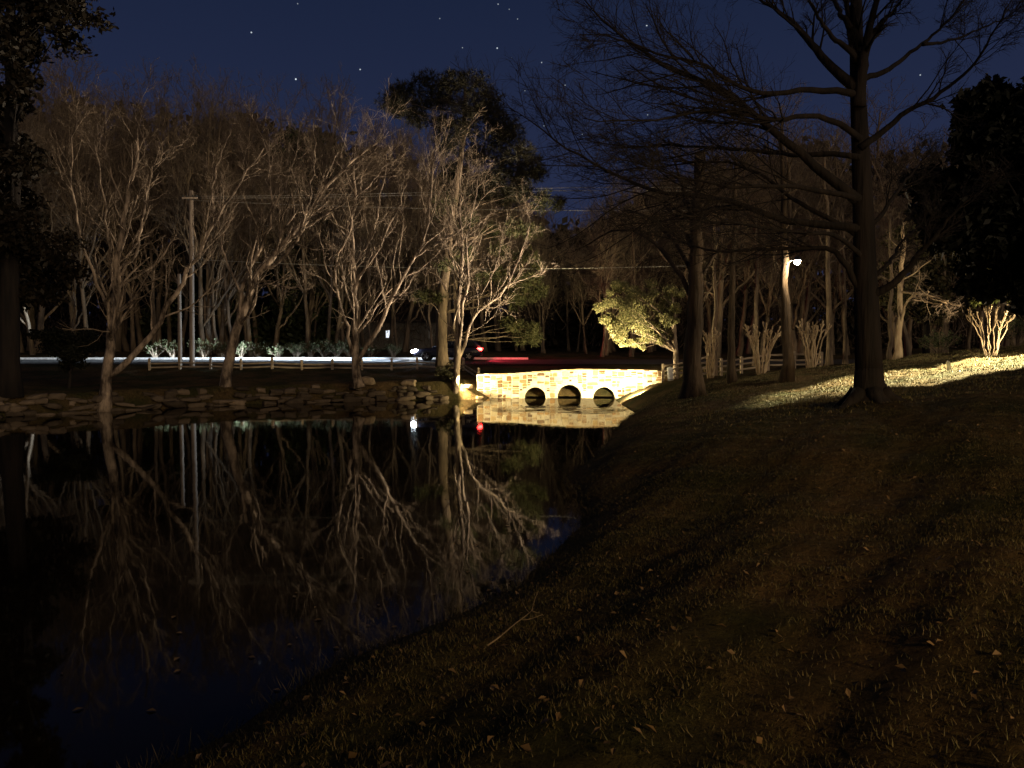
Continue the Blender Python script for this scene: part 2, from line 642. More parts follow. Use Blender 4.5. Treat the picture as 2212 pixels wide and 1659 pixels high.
def leaf_cloud(g, centres, radii, per, size, rng, tints, squash=.8, aspect=.5, droop=0.0, shell=.45):
    """leaf-sized folded quads scattered through clumps"""
    for c, r in zip(centres, radii):
        n = max(4, int(per * rng.uniform(.7, 1.3)))
        d = rng.normal(size=(n, 3))
        d /= np.linalg.norm(d, axis=1, keepdims=True)
        rad = r * (shell + (1 - shell) * rng.random((n, 1)) ** .6) * (1 + .22 * rng.normal(size=(n, 1)))
        p = np.asarray(c) + d * rad * np.array([1, 1, squash])
        a = rng.normal(size=(n, 3)) + d * .6 - np.array([0, 0, droop])
        a /= np.linalg.norm(a, axis=1, keepdims=True)
        b = np.cross(a, rng.normal(size=(n, 3)))
        b /= np.linalg.norm(b, axis=1, keepdims=True)
        s = size * rng.uniform(.55, 1.3, (n, 1))
        v = np.stack([p - a * s * .5, p + b * s * aspect * .5, p + a * s * .5, p - b * s * aspect * .5], 1).reshape(-1, 3)
        f = np.arange(4 * n).reshape(n, 4)
        ti = np.asarray(tints)[rng.integers(0, len(tints), n)] * rng.uniform(.75, 1.25, (n, 1))
        g.add(v, f, np.repeat(ti, 4, 0))


def needle_cloud(g, centres, radii, per, length, width, rng, tints, squash=.75):
    """needle sprays: thin blades radiating from many small tufts in each clump"""
    for c, r in zip(centres, radii):
        nt_ = max(3, int(per * rng.uniform(.8, 1.2)))
        d = rng.normal(size=(nt_, 3))
        d /= np.linalg.norm(d, axis=1, keepdims=True)
        tc_ = np.asarray(c) + d * (r * rng.random((nt_, 1)) ** .5) * np.array([1, 1, squash])
        m = 9
        a = rng.normal(size=(nt_ * m, 3)) + np.repeat(d, m, 0) * .7 + np.array([0, 0, .35])
        a /= np.linalg.norm(a, axis=1, keepdims=True)
        b = np.cross(a, rng.normal(size=a.shape))
        b /= np.linalg.norm(b, axis=1, keepdims=True)
        p = np.repeat(tc_, m, 0)
        ln = length * rng.uniform(.7, 1.25, (len(p), 1))
        v = np.stack([p - b * width * .5, p + b * width * .5, p + a * ln], 1).reshape(-1, 3)
        f = np.arange(len(v)).reshape(-1, 3)
        ti = np.asarray(tints)[rng.integers(0, len(tints), nt_)] * rng.uniform(.75, 1.25, (nt_, 1))
        g.add(v, f, np.repeat(ti, m * 3, 0))


# ------------------------------------------------------------------ terrain
BY = 42.2                        # front of the bridge wall
BX0, BX1 = -1.92, 8.18
POND = np.array([(6.4, 42.6), (6.2, 41.3), (5.4, 40.2), (5.25, 37), (5.5, 33.2), (4.6, 30.0), (3.9, 27.5), (2.9, 22.8), (2.05, 18.6),
                 (1.02, 15.2), (1.00, 14.2), (1.04, 13.2), (1.10, 12.2), (.98, 11.0), (.70, 10.2), (.52, 9.6), (.28, 9.0), (.08, 8.2), (-.47, 7.34), (-1.47, 6.06), (-1.87, 4.98), (-2.4, 4.2), (-4, 2.5),
                 (-9, -2), (-20, -4), (-28, 4), (-27, 18), (-22.5, 26.5), (-17.5, 32.2), (-13.6, 36.6), (-10, 38.6), (-6, 40.0), (-3.5, 40.8), (-2.3, 40.75),
                 (-1.5, 41.3), (-1.1, 42.6)])


def pond_sd(x, y):
    """signed distance to the shore, positive on land"""
    x = np.asarray(x, float)
    y = np.asarray(y, float)
    d = np.full(x.shape, 1e9)
    inside = np.zeros(x.shape, bool)
    n = len(POND)
    for i in range(n):
        ax, ay = POND[i]
        bx, by = POND[(i + 1) % n]
        ex, ey = bx - ax, by - ay
        t = np.clip(((x - ax) * ex + (y - ay) * ey) / (ex * ex + ey * ey), 0, 1)
        d = np.minimum(d, np.hypot(x - ax - t * ex, y - ay - t * ey))
        c = ((ay > y) != (by > y)) & (x < (bx - ax) * (y - ay) / (by - ay + 1e-12) + ax)
        inside ^= c
    return np.where(inside, -d, d)


def sstep(a, b, x):
    t = np.clip((x - a) / (b - a), 0, 1)
    return t * t * (3 - 2 * t)


def wob(x, y):
    return (.035 * np.sin(1.3 * x + .7 * y) + .03 * np.sin(2.9 * x - 1.7 * y + 1.) + .02 * np.sin(5.1 * x + 4.3 * y + 2.)
            + .012 * np.sin(9.7 * x - 8.1 * y) + .012 * np.sin(12.3 * x + 11.1 * y + .5))


def far_profile(y):
    return np.interp(y, [40, 43, 49, 50.5, 57, 58, 63, 90, 400], [1.25, 1.36, 1.58, 1.70, 1.95, 2.0, 2.3, 2.9, 6.0])


def height(x, y, channel=True):
    x = np.asarray(x, float)
    y = np.asarray(y, float)
    s = pond_sd(x, y)
    sp = np.maximum(s, 0)
    base = .92 + .115 * np.clip(x, -8, 30) - .013 * np.clip(y, -10, 40)
    base = np.maximum(base, .35)
    back = far_profile(y) + .035 * np.clip(x - 10, 0, 30) * (1 - sstep(44, 52, y))
    base = base + (back - base) * sstep(30, 45, y)
    near = base * (1 - np.exp(-(.42 + .30 * sstep(20, 34, y) + .35 * sstep(9, 12, y) * (1 - sstep(16, 20, y))) * sp / np.maximum(base, .2)))
    lb = np.interp(y, [20, 38, 44, 48, 50.5], [.75, .85, 1.05, 1.32, 1.7])
    lb = np.where(y > 50.5, back, lb)
    left = lb * sstep(-.05, .55, sp) + .0 * sp
    wl = sstep(-1.6, -3.2, x) * sstep(10, 14, y)
    h = near * (1 - wl) + left * wl
    w = wob(x, y) * sstep(0, 1.0, sp) * (1 - sstep(48.5, 50.4, y) * (1 - sstep(57.2, 60, y)))
    h = h + w
    h = np.where(s < 0, np.maximum(-1.2, s * .5 - .02), h)
    if channel:
        ch = (x > -1.5) & (x < 6.6) & (y > 42.3) & (y < 50.0)
        h = np.where(ch, -1.0, h)
    return h


def axis(segs):
    out = [segs[0][0]]
    for a, b, d in segs:
        n = max(1, int(round((b - a) / d)))
        out += list(np.linspace(a, b, n + 1)[1:])
    return np.array(out)


def grid_mesh(name, X, Y, Z, material, **kw):
    nx, ny = len(X), len(Y)
    gx, gy = np.meshgrid(X, Y)
    v = np.stack([gx, gy, Z], -1).reshape(-1, 3)
    i = np.arange(nx * ny).reshape(ny, nx)
    f = np.stack([i[:-1, :-1], i[:-1, 1:], i[1:, 1:], i[1:, :-1]], -1).reshape(-1, 4)
    return mesh(name, v, f, material, **kw)


M['soil_grass'] = ground_material()
gx = axis([(-400, -60, 30), (-60, -24, 1.5), (-24, -4, .35), (-4, 12, .14), (12, 26, .3), (26, 60, 1.5), (60, 400, 30)])
gy = axis([(-30, -6, 2), (-6, 2, .4), (2, 14, .12), (14, 38, .25), (38, 50, .2), (50, 50.5, .25), (50.5, 57, 1.3), (57, 64, .5), (64, 120, 3), (120, 600, 40)])
XX, YY = np.meshgrid(gx, gy)
props(grid_mesh('ground', gx, gy, height(XX, YY), M['soil_grass']), kind='structure')

# verge laid over the culverts behind the bridge wall
vx = axis([(-1.85, 6.9, .25)])
vy = axis([(42.66, 50.3, .25)])
XX, YY = np.meshgrid(vx, vy)
props(grid_mesh('grass_verge', vx, vy, height(XX, YY, False) + .03, M['soil_grass']), kind='structure')

# water
wx = np.array([-60., 12.])
wy = np.array([-12., 50.0])
wv = [(-40, -8, 0), (12, -8, 0), (12, 50, 0), (-40, 50, 0)]
props(mesh('water', wv, np.array([[0, 1, 2, 3]]), water_material(), smooth=False), kind='structure')

# road
rx = axis([(-300, 300, 5)])
ry = np.array([50.5, 53.7, 57.0])
rz = np.array([1.70, 1.84, 1.95])
props(grid_mesh('road', rx, ry, np.repeat((rz + .02)[:, None], len(rx), 1), M['asphalt'], smooth=False), kind='structure')


ke = Geo()  # added pale strip standing in for the bright line of light along the road
for k in range(61):
    x = -120.8 + 2.0 * k
    ke.box((x + 1.0, 57.12, 2.02), (1.985, .22, .20))
props(ke.build('kerb', M['kerbstone'], None, False), kind='structure')


def gh(x, y):
    return float(height(np.array([x]), np.array([y]), False)[0])


# ------------------------------------------------------------------ stone bridge
def build_bridge():
    rng = np.random.default_rng(11)
    root = thing('stone_bridge', 'floodlit stone bridge wall with three round culvert openings at the water', 'bridge', ((BX0 + BX1) / 2, BY + .2, 0))
    org = np.array([(BX0 + BX1) / 2, BY + .2, 0])
    sx = lambda px: (px / 3.9375 / .46293 * .0 + (px * .54861 - 1106) * BY / FPX)   # photo column to metres at the wall
    prof_x = np.array([BX0, sx(2020), sx(2080), sx(2150), sx(2220), sx(2290), sx(2400), sx(2500), BX1])
    prof_z = np.array([1.26, 1.30, 1.36, 1.44, 1.50, 1.54, 1.53, 1.49, 1.44])
    top = lambda x: np.interp(x, prof_x, prof_z)
    pipes = [(sx(2108), .01, .585), (sx(2243), .09, .65), (sx(2379), .0, .60)]
    zb = -1.1
    T = .42
    # mortar body: outline with holes, extruded
    xs = np.linspace(BX0, BX1, 41)
    pts = [(x, float(top(x))) for x in xs] + [(x, zb) for x in xs[::-1]]
    edges = [(i, (i + 1) % len(pts)) for i in range(len(pts))]
    K = 40
    holes = []
    for (cx, cz, r) in pipes:
        b = len(pts)
        pts += [(cx + r * math.cos(2 * math.pi * k / K), cz + r * math.sin(2 * math.pi * k / K)) for k in range(K)]
        edges += [(b + k, b + (k + 1) % K) for k in range(K)]
        holes.append((b, cx, cz, r))
    vo, eo, fo, *_ = delaunay_2d_cdt([Vector(p) for p in pts], edges, [], 1, 1e-5)
    vo = np.array([(v.x, v.y) for v in vo])
    tris = []
    for f in fo:
        c = vo[list(f)].mean(0)
        if c[1] > top(c[0]):
            continue
        if any(math.hypot(c[0] - hx, c[1] - hz) < hr * .985 for _, hx, hz, hr in holes):
            continue
        tris.append(f[:3])
    tris = np.array(tris)
    n = len(vo)
    front = np.stack([vo[:, 0], np.full(n, BY), vo[:, 1]], 1)
    backv = np.stack([vo[:, 0], np.full(n, BY + T), vo[:, 1]], 1)
    g = Geo()
    g.add(np.concatenate([front, backv]), [tris, tris[:, ::-1] + n])
    rim = [(x, float(top(x))) for x in xs]
    a = np.array([[x, BY, z] for x, z in rim])
    b = a + np.array([0, T, 0])
    m = len(a)
    i = np.arange(m - 1)
    g.add(np.concatenate([a, b]), np.stack([i, i + 1, i + 1 + m, i + m], 1))
    for xx in (BX0, BX1):
        z1 = float(top(xx))
        g.add([(xx, BY, zb), (xx, BY + T, zb), (xx, BY + T, z1), (xx, BY, z1)], np.array([[0, 1, 2, 3]]))
    g.build('wall', M['mortar'], root, False, org)
    # the facing: random ashlar, each stone proud of the mortar, as one mesh
    st = Geo()
    palette = np.array([(.14, .085, .04), (.24, .15, .07), (.34, .25, .13), (.50, .42, .28), (.60, .53, .38), (.10, .065, .04), (.20, .16, .11), (.28, .20, .11), (.56, .48, .32), (.36, .23, .10), (.62, .56, .44)])
    wts = np.array([1.7, 1.7, 1.6, 1.5, 2.0, 1.1, 1.2, 1.3, 1.8, .7, 1.6])
    wts = wts / wts.sum()

    def stone(x0, x1, z0, z1, y0=BY):
        w, h = x1 - x0, z1 - z0
        if w < .03 or h < .03:
            return
        cx, cz = (x0 + x1) / 2, (z0 + z1) / 2
        for hx, hz, hr in pipes:
            qx = min(max(hx, x0), x1)
            qz = min(max(hz, z0), z1)
            if math.hypot(qx - hx, qz - hz) < hr + .10:
                return
        j = .012
        pr = rng.uniform(.006, .035)
        c = np.array([(x0, z0), (x1, z0), (x1, z1), (x0, z1)]) + rng.normal(0, j, (4, 2)) * min(1, min(w, h) / .15)
        # keep inside the coping line
        c[:, 1] = np.minimum(c[:, 1], top(c[:, 0]) - .01)
        # eight-sided outline with knocked-off corners
        o = []
        for k in range(4):
            p, q, r_ = c[k - 1], c[k], c[(k + 1) % 4]
            t = rng.uniform(.06, .18)
            o.append(q + (p - q) * t)
            o.append(q + (r_ - q) * t)
        o = np.array(o)
        mid = o.mean(0)
        ins = mid + (o - mid) * (1 - min(.25, .018 / max(.02, min(w, h) * .5)))
        v = np.concatenate([np.stack([o[:, 0], np.full(8, y0 + .004), o[:, 1]], 1), np.stack([ins[:, 0], np.full(8, y0 - pr) + rng.normal(0, .004, 8), ins[:, 1]], 1)])
        k = np.arange(8)
        tint = palette[rng.choice(len(palette), p=wts)] * rng.uniform(.8, 1.15)
        st.add(v, [np.stack([k, (k + 1) % 8, (k + 1) % 8 + 8, k + 8], 1), np.arange(8, 16)], tint)

    def split(x0, x1, z0, z1):
        w, h = x1 - x0, z1 - z0
        gap = .011
        if w > .72 or (w > .42 and rng.random() < .75 and w > h * 1.2):
            m_ = x0 + w * rng.uniform(.35, .65)
            split(x0, m_, z0, z1)
            split(m_, x1, z0, z1)
        elif h > .34 or (h > .20 and rng.random() < .6):
            m_ = z0 + h * rng.uniform(.35, .65)
            split(x0, x1, z0, m_)
            split(x0, x1, m_, z1)
        else:
            stone(x0 + gap, x1 - gap, z0 + gap, z1 - gap)

    xj = sx(2015)
    for (a0, a1) in [(BX0 + .02, xj - .01)] + [(xj + .01 + k * (BX1 - .02 - xj) / 6, xj + .01 + (k + 1) * (BX1 - .02 - xj) / 6) for k in range(6)]:
        split(a0, a1, -.25, float(min(top(a0), top(a1))) - .015)
    # coping stones along the top
    x = BX0
    while x < BX1 - .05:
        w = min(rng.uniform(.28, .55), BX1 - x)
        z0, z1 = float(top(x)), float(top(x + w))
        st.box((x + w / 2, BY + T / 2, (z0 + z1) / 2 + .028), (w - .012, T + .06, .05), 0, palette[rng.choice(len(palette), p=wts)] * 1.05, .006, rng)
        x += w
    st.build('stone_facing', M['stone'], root, False, org, True)
    # pipes
    for (cx, cz, r) in pipes:
        ang = np.arange(K) * 2 * math.pi / K
        ring = Geo()
        rr = [(r + .085, BY + .003), (r + .085, BY - .022), (r - .004, BY - .022), (r - .004, BY + .9)]
        v = np.concatenate([np.stack([cx + q * np.cos(ang), np.full(K, yy), cz + q * np.sin(ang)], 1) for q, yy in rr])
        i = np.arange(K)
        for s_ in range(len(rr) - 1):
            ring.add(v[s_ * K:(s_ + 2) * K], np.stack([i, (i + 1) % K, (i + 1) % K + K, i + K], 1))
        ring.build('opening_ring', M['mortar'], root, False, org)
        # corrugated barrel
        ys = np.linspace(BY + .9, BY + 7.6, 90)
        q = r - .004 + .012 * np.sin(np.arange(90) * 1.6)
        bar = Geo()
        v = np.stack([cx + q[:, None] * np.cos(ang)[None], np.repeat(ys[:, None], K, 1), cz + q[:, None] * np.sin(ang)[None]], -1).reshape(-1, 3)
        idx = np.arange(90 * K).reshape(90, K)
        bar.add(v, np.stack([idx[:-1], np.roll(idx[:-1], -1, 1), np.roll(idx[1:], -1, 1), idx[1:]], -1).reshape(-1, 4))
        bar.add([(cx - .7, BY + 7.6, -1), (cx + .7, BY + 7.6, -1), (cx + .7, BY + 7.6, .8), (cx - .7, BY + 7.6, .8)], np.array([[0, 1, 2, 3]]))
        bar.build('culvert_pipe', M['concrete'], root, True, org)
    return root


build_bridge()


# ------------------------------------------------------------------ rocks
def rock(g, c, s, rng, tint, heading=0.0):
    """a rough boulder: perturbed subdivided cube pushed toward an ellipsoid"""
    n = 5
    u = np.linspace(-1, 1, n)
    A, B_ = np.meshgrid(u, u)
    one = np.ones_like(A)
    V, F, off = [], [], 0
    rz = heading + rng.uniform(-.35, .35)
    tilt = rng.uniform(-.16, .16)
    ph = rng.uniform(0, 6, 6)
    for ax in range(3):
        for sg in (-1, 1):
            comp = [A, B_]
            comp.insert(ax, one * sg)
            v = np.stack(comp, -1).reshape(-1, 3)
            l = np.linalg.norm(v, axis=1, keepdims=True)
            v = v * (.25 + .75 / l)
            v = v * (1 + .10 * np.sin(3.1 * v[:, :1] + ph[0]) * np.sin(2.7 * v[:, 1:2] + ph[1]) + .09 * np.sin(4.3 * v[:, 2:3] + ph[2] + 2 * v[:, :1]))
            i = np.arange(n * n).reshape(n, n)
            f = np.stack([i[:-1, :-1], i[:-1, 1:], i[1:, 1:], i[1:, :-1]], -1).reshape(-1, 4)
            F.append(f + off)
            V.append(v)
            off += n * n
    v = np.concatenate(V)
    v = v * (1 + .08 * np.sin(5.3 * v[:, :1] + 3.7 * v[:, 2:3] + ph[3]) + .07 * np.sin(6.1 * v[:, 1:2] - 4.1 * v[:, :1] + ph[4]))
    v = v * np.asarray(s) / 2
    v[:, 2] += v[:, 0] * tilt
    c_, s_ = math.cos(rz), math.sin(rz)
    v = v @ np.array([[c_, s_, 0], [-s_, c_, 0], [0, 0, 1]])
    g.add(v + np.asarray(c), F, tint)


def shore_points(a, b, step):
    """walk along the pond outline between vertex a and vertex b"""
    P = POND[a:b + 1]
    d = np.concatenate([[0], np.cumsum(np.linalg.norm(np.diff(P, axis=0), axis=1))])
    t = np.arange(0, d[-1], step)
    x = np.interp(t, d, P[:, 0])
    y = np.interp(t, d, P[:, 1])
    tx = np.gradient(x)
    ty = np.gradient(y)
    return x, y, np.arctan2(ty, tx)


def build_revetment():
    rng = np.random.default_rng(5)
    g = Geo()
    xs, ys, an = shore_points(27, 32, .1)
    pal = np.array([(.080, .062, .044), (.12, .092, .064), (.06, .046, .032), (.15, .115, .08)])
    for row in range(4):
        i = 0
        while i < len(xs) - 3:
            w = rng.uniform(.28, 1.0) * (1.15 if row < 2 else .9)
            k = min(len(xs) - 1, i + int(w / .2))
            if rng.random() < (.95, .85, .7, .4)[row]:
                h = rng.uniform(.14, .36)
                nx, ny = -math.sin(an[k]), math.cos(an[k])
                sgn = 1 if pond_sd(np.array([xs[k] + nx * .4]), np.array([ys[k] + ny * .4]))[0] > 0 else -1
                off = -.05 + .17 * row + rng.uniform(-.12, .14)
                z = -.06 + row * .20 + rng.uniform(-.09, .09)
                rock(g, (xs[k] + sgn * nx * off, ys[k] + sgn * ny * off, z + h / 2),
                     (w * rng.uniform(.9, 1.1), rng.uniform(.35, .7), h), rng, pal[rng.integers(4)] * rng.uniform(.6, 1.2), an[k])
            i += max(2, int(w / .1 * rng.uniform(.8, 1.1)))
    o = g.build('stone_retaining_wall', M['rock'], None, True, tint=True)
    props(o, 'low dry stone retaining wall of rough rocks along the far left shore', 'retaining wall')


build_revetment()


def build_boulders():
    rng = np.random.default_rng(21)
    spots = [(-2.35, 41.35, .4, 'brightly lit boulder at the foot of the left end of the bridge'),
             (-1.75, 41.2, .3, 'small lit rock at the water in front of the bridge left corner'),
             (-7.6, 40.1, .75, 'dim flat boulder on the far shore between two bare trees'),
             (-5.4, 40.6, .62, 'dim rounded boulder left of the dark brush on the far shore')]
    for x, y, s, lab in spots:
        g = Geo()
        rock(g, (0, 0, s * .22), (s * 1.3, s, s * .6), rng, (.26, .20, .13))
        o = g.build('boulder', M['rock'], None, True, tint=True)
        o.location = (x, y, max(0.0, gh(x, y)) - .02)
        props(o, lab, 'boulder', 'loose boulders along the far shore')


build_boulders()


# ------------------------------------------------------------------ hero trees on the far shore
def px_limb(pts, Y0, Y1, r0, r1, rng, wob_=.5):
    """photo positions -> limb in space: depth drifts from Y0 to Y1"""
    n = len(pts)
    ph = rng.uniform(0, 6)
    out = []
    for i, (x, y) in enumerate(pts):
        t = i / max(1, n - 1)
        Y = Y0 + (Y1 - Y0) * t ** 1.3 + wob_ * math.sin(ph + 3.0 * t) * t * t
        out.append(at(x, y, Y))
    return (np.array(out), r0, r1)


SPEC_MID = [dict(n=1.8, t0=.20, ang=(24, 54), ratio=(.16, .38), npts=9, wander=.15, up=.10, rfac=.42, rmin=.013, trunk=True, k=5, lmin=.8, lmax=3.4),
            dict(n=5, t0=.2, ang=(24, 56), ratio=(.35, .62), npts=6, wander=.19, up=.08, rfac=.5, rmin=.008, k=4, lmin=.4),
            dict(n=4, t0=.15, ang=(26, 58), ratio=(.4, .75), npts=4, wander=.2, up=.05, rfac=.6, rmin=.005, k=3, lmin=.25)]


def hero(name, label, Y, limbs, seed, bark='pale_bark', twig='twig', spec=SPEC_MID):
    rng = np.random.default_rng(seed)
    base = at(*limbs[0][0][0], Y)
    root = thing(name, label, 'tree', base, 0, 'bare trees along the far shore')
    L = [px_limb(p, Y + a, Y + b, r0 * (.9 if i == 0 else .72), r1 * .8, rng) for i, (p, a, b, r0, r1) in enumerate(limbs)]
    # root flare
    b0 = L[0][0][0]
    grow_tree(root, L, rng, M[bark], M[twig], spec, base, kn=20, kink=.04)
    return root


hero('bare_tree', 'leaning bare tree with three pale upper stems at the far left shore', 32.6, [
    ([(222, 893), (228, 830), (236, 770), (244, 700), (250, 620), (258, 546), (266, 470), (273, 422), (293, 367), (300, 320), (303, 278), (288, 238)], 0, 1.2, .27, .03),
    ([(246, 820), (282, 794), (312, 758), (339, 720), (361, 685), (391, 630), (415, 584), (437, 540), (466, 476), (496, 431), (536, 367), (570, 320)], .1, 3.0, .20, .03),
    ([(252, 600), (280, 570), (298, 536), (308, 460), (322, 397), (347, 323), (395, 312)], .8, -1.2, .10, .02),
    ([(244, 700), (215, 620), (180, 540), (160, 440), (150, 340), (165, 250)], .3, -2.0, .11, .02),
    ([(250, 640), (232, 520), (226, 420), (210, 330), (190, 260)], .5, 2.4, .10, .02),
    ([(462, 484), (455, 420), (470, 350), (500, 280)], 2.4, 2.0, .06, .015),
    ([(270, 450), (240, 380), (225, 300), (230, 220)], .8, 0.2, .06, .015),
], 101)
hero('bare_tree', 'bare tree whose pale trunk bends right, second from the left on the far shore', 37.3, [
    ([(486, 876), (489, 830), (493, 780), (507, 725), (515, 696), (529, 655), (545, 625), (561, 584), (594, 543), (624, 520), (650, 496), (679, 441), (694, 406), (749, 362), (823, 302)], 0, 1.0, .31, .03),
    ([(545, 622), (567, 612), (590, 613), (610, 620), (640, 621), (665, 612)], 0.2, -2.4, .09, .02),
    ([(519, 690), (523, 650), (523, 616), (534, 589), (559, 548), (586, 494), (590, 436), (580, 397), (582, 340), (580, 278)], 0, 2.0, .13, .02),
    ([(560, 588), (594, 573), (637, 529), (651, 499), (668, 440), (680, 370), (684, 307)], .4, -1.5, .13, .02),
    ([(529, 655), (500, 600), (480, 540), (470, 470), (480, 390)], .1, 3.0, .09, .02),
    ([(624, 520), (680, 480), (740, 440), (800, 400), (850, 340)], .6, -1.4, .09, .02),
    ([(590, 460), (620, 400), (640, 330), (650, 260)], 1.4, 2.5, .07, .015),
    ([(580, 330), (560, 280), (530, 230)], 1.8, 1.0, .04, .012),
], 102)
hero('bare_tree', 'bare tree forking low into three pale stems, third from the left on the far shore', 38.6, [
    ([(776, 838), (773, 810), (770, 780), (768, 755), (765, 734), (770, 657), (767, 608), (765, 576), (758, 543), (762, 502), (759, 460), (774, 397), (759, 357), (770, 300)], 0, .8, .24, .025),
    ([(770, 785), (759, 758), (754, 712), (740, 679), (726, 622), (722, 562), (748, 524), (765, 470), (740, 410)], 0, -1.6, .14, .02),
    ([(772, 790), (786, 769), (803, 734), (822, 707), (849, 641), (871, 594), (898, 557), (931, 499), (925, 440), (932, 387), (942, 317), (955, 280)], 0, 1.6, .17, .02),
    ([(770, 606), (795, 575), (822, 540), (830, 510), (860, 450), (880, 390)], .4, -1.2, .08, .02),
    ([(849, 641), (870, 640), (900, 625), (930, 610)], .5, -1.6, .06, .015),
    ([(898, 557), (940, 530), (990, 500), (1030, 470)], 1.0, -.6, .08, .015),
    ([(765, 576), (800, 520), (820, 450), (830, 380), (850, 310)], .5, 1.9, .07, .015),
    ([(726, 622), (700, 570), (690, 500), (700, 430)], -.5, -2.2, .06, .015),
], 103)
hero('bare_tree', 'multi-stemmed bare tree standing at the left end of the lit bridge', 41.2, [
    ([(984, 862), (986, 830), (987, 794), (989, 765), (990, 740), (987, 684), (985, 646), (990, 608), (999, 584), (1004, 554), (998, 500), (990, 430), (1000, 360), (995, 300)], 0, .6, .21, .025),
    ([(989, 775), (995, 726), (998, 657), (1017, 603), (1011, 562), (1003, 526), (1020, 460), (1035, 390), (1030, 320)], 0, -1.4, .13, .02),
    ([(989, 780), (998, 753), (1012, 723), (1020, 682), (1042, 665), (1080, 646), (1097, 619), (1121, 564), (1140, 510), (1145, 460)], 0, 1.0, .13, .02),
    ([(1097, 619), (1120, 608), (1151, 597), (1189, 580)], .6, -.6, .06, .015),
    ([(990, 608), (975, 560), (955, 520), (930, 480), (910, 420), (905, 350)], .3, -1.2, .07, .015),
    ([(1003, 530), (970, 470), (955, 400), (960, 330)], -.4, 1.4, .06, .015),
    ([(1012, 723), (1040, 705), (1060, 690), (1075, 670)], .1, -1.0, .04, .012),
    ([(998, 640), (1030, 640), (1060, 600), (1075, 560), (1090, 480)], -.3, -1.6, .06, .015),
], 104)

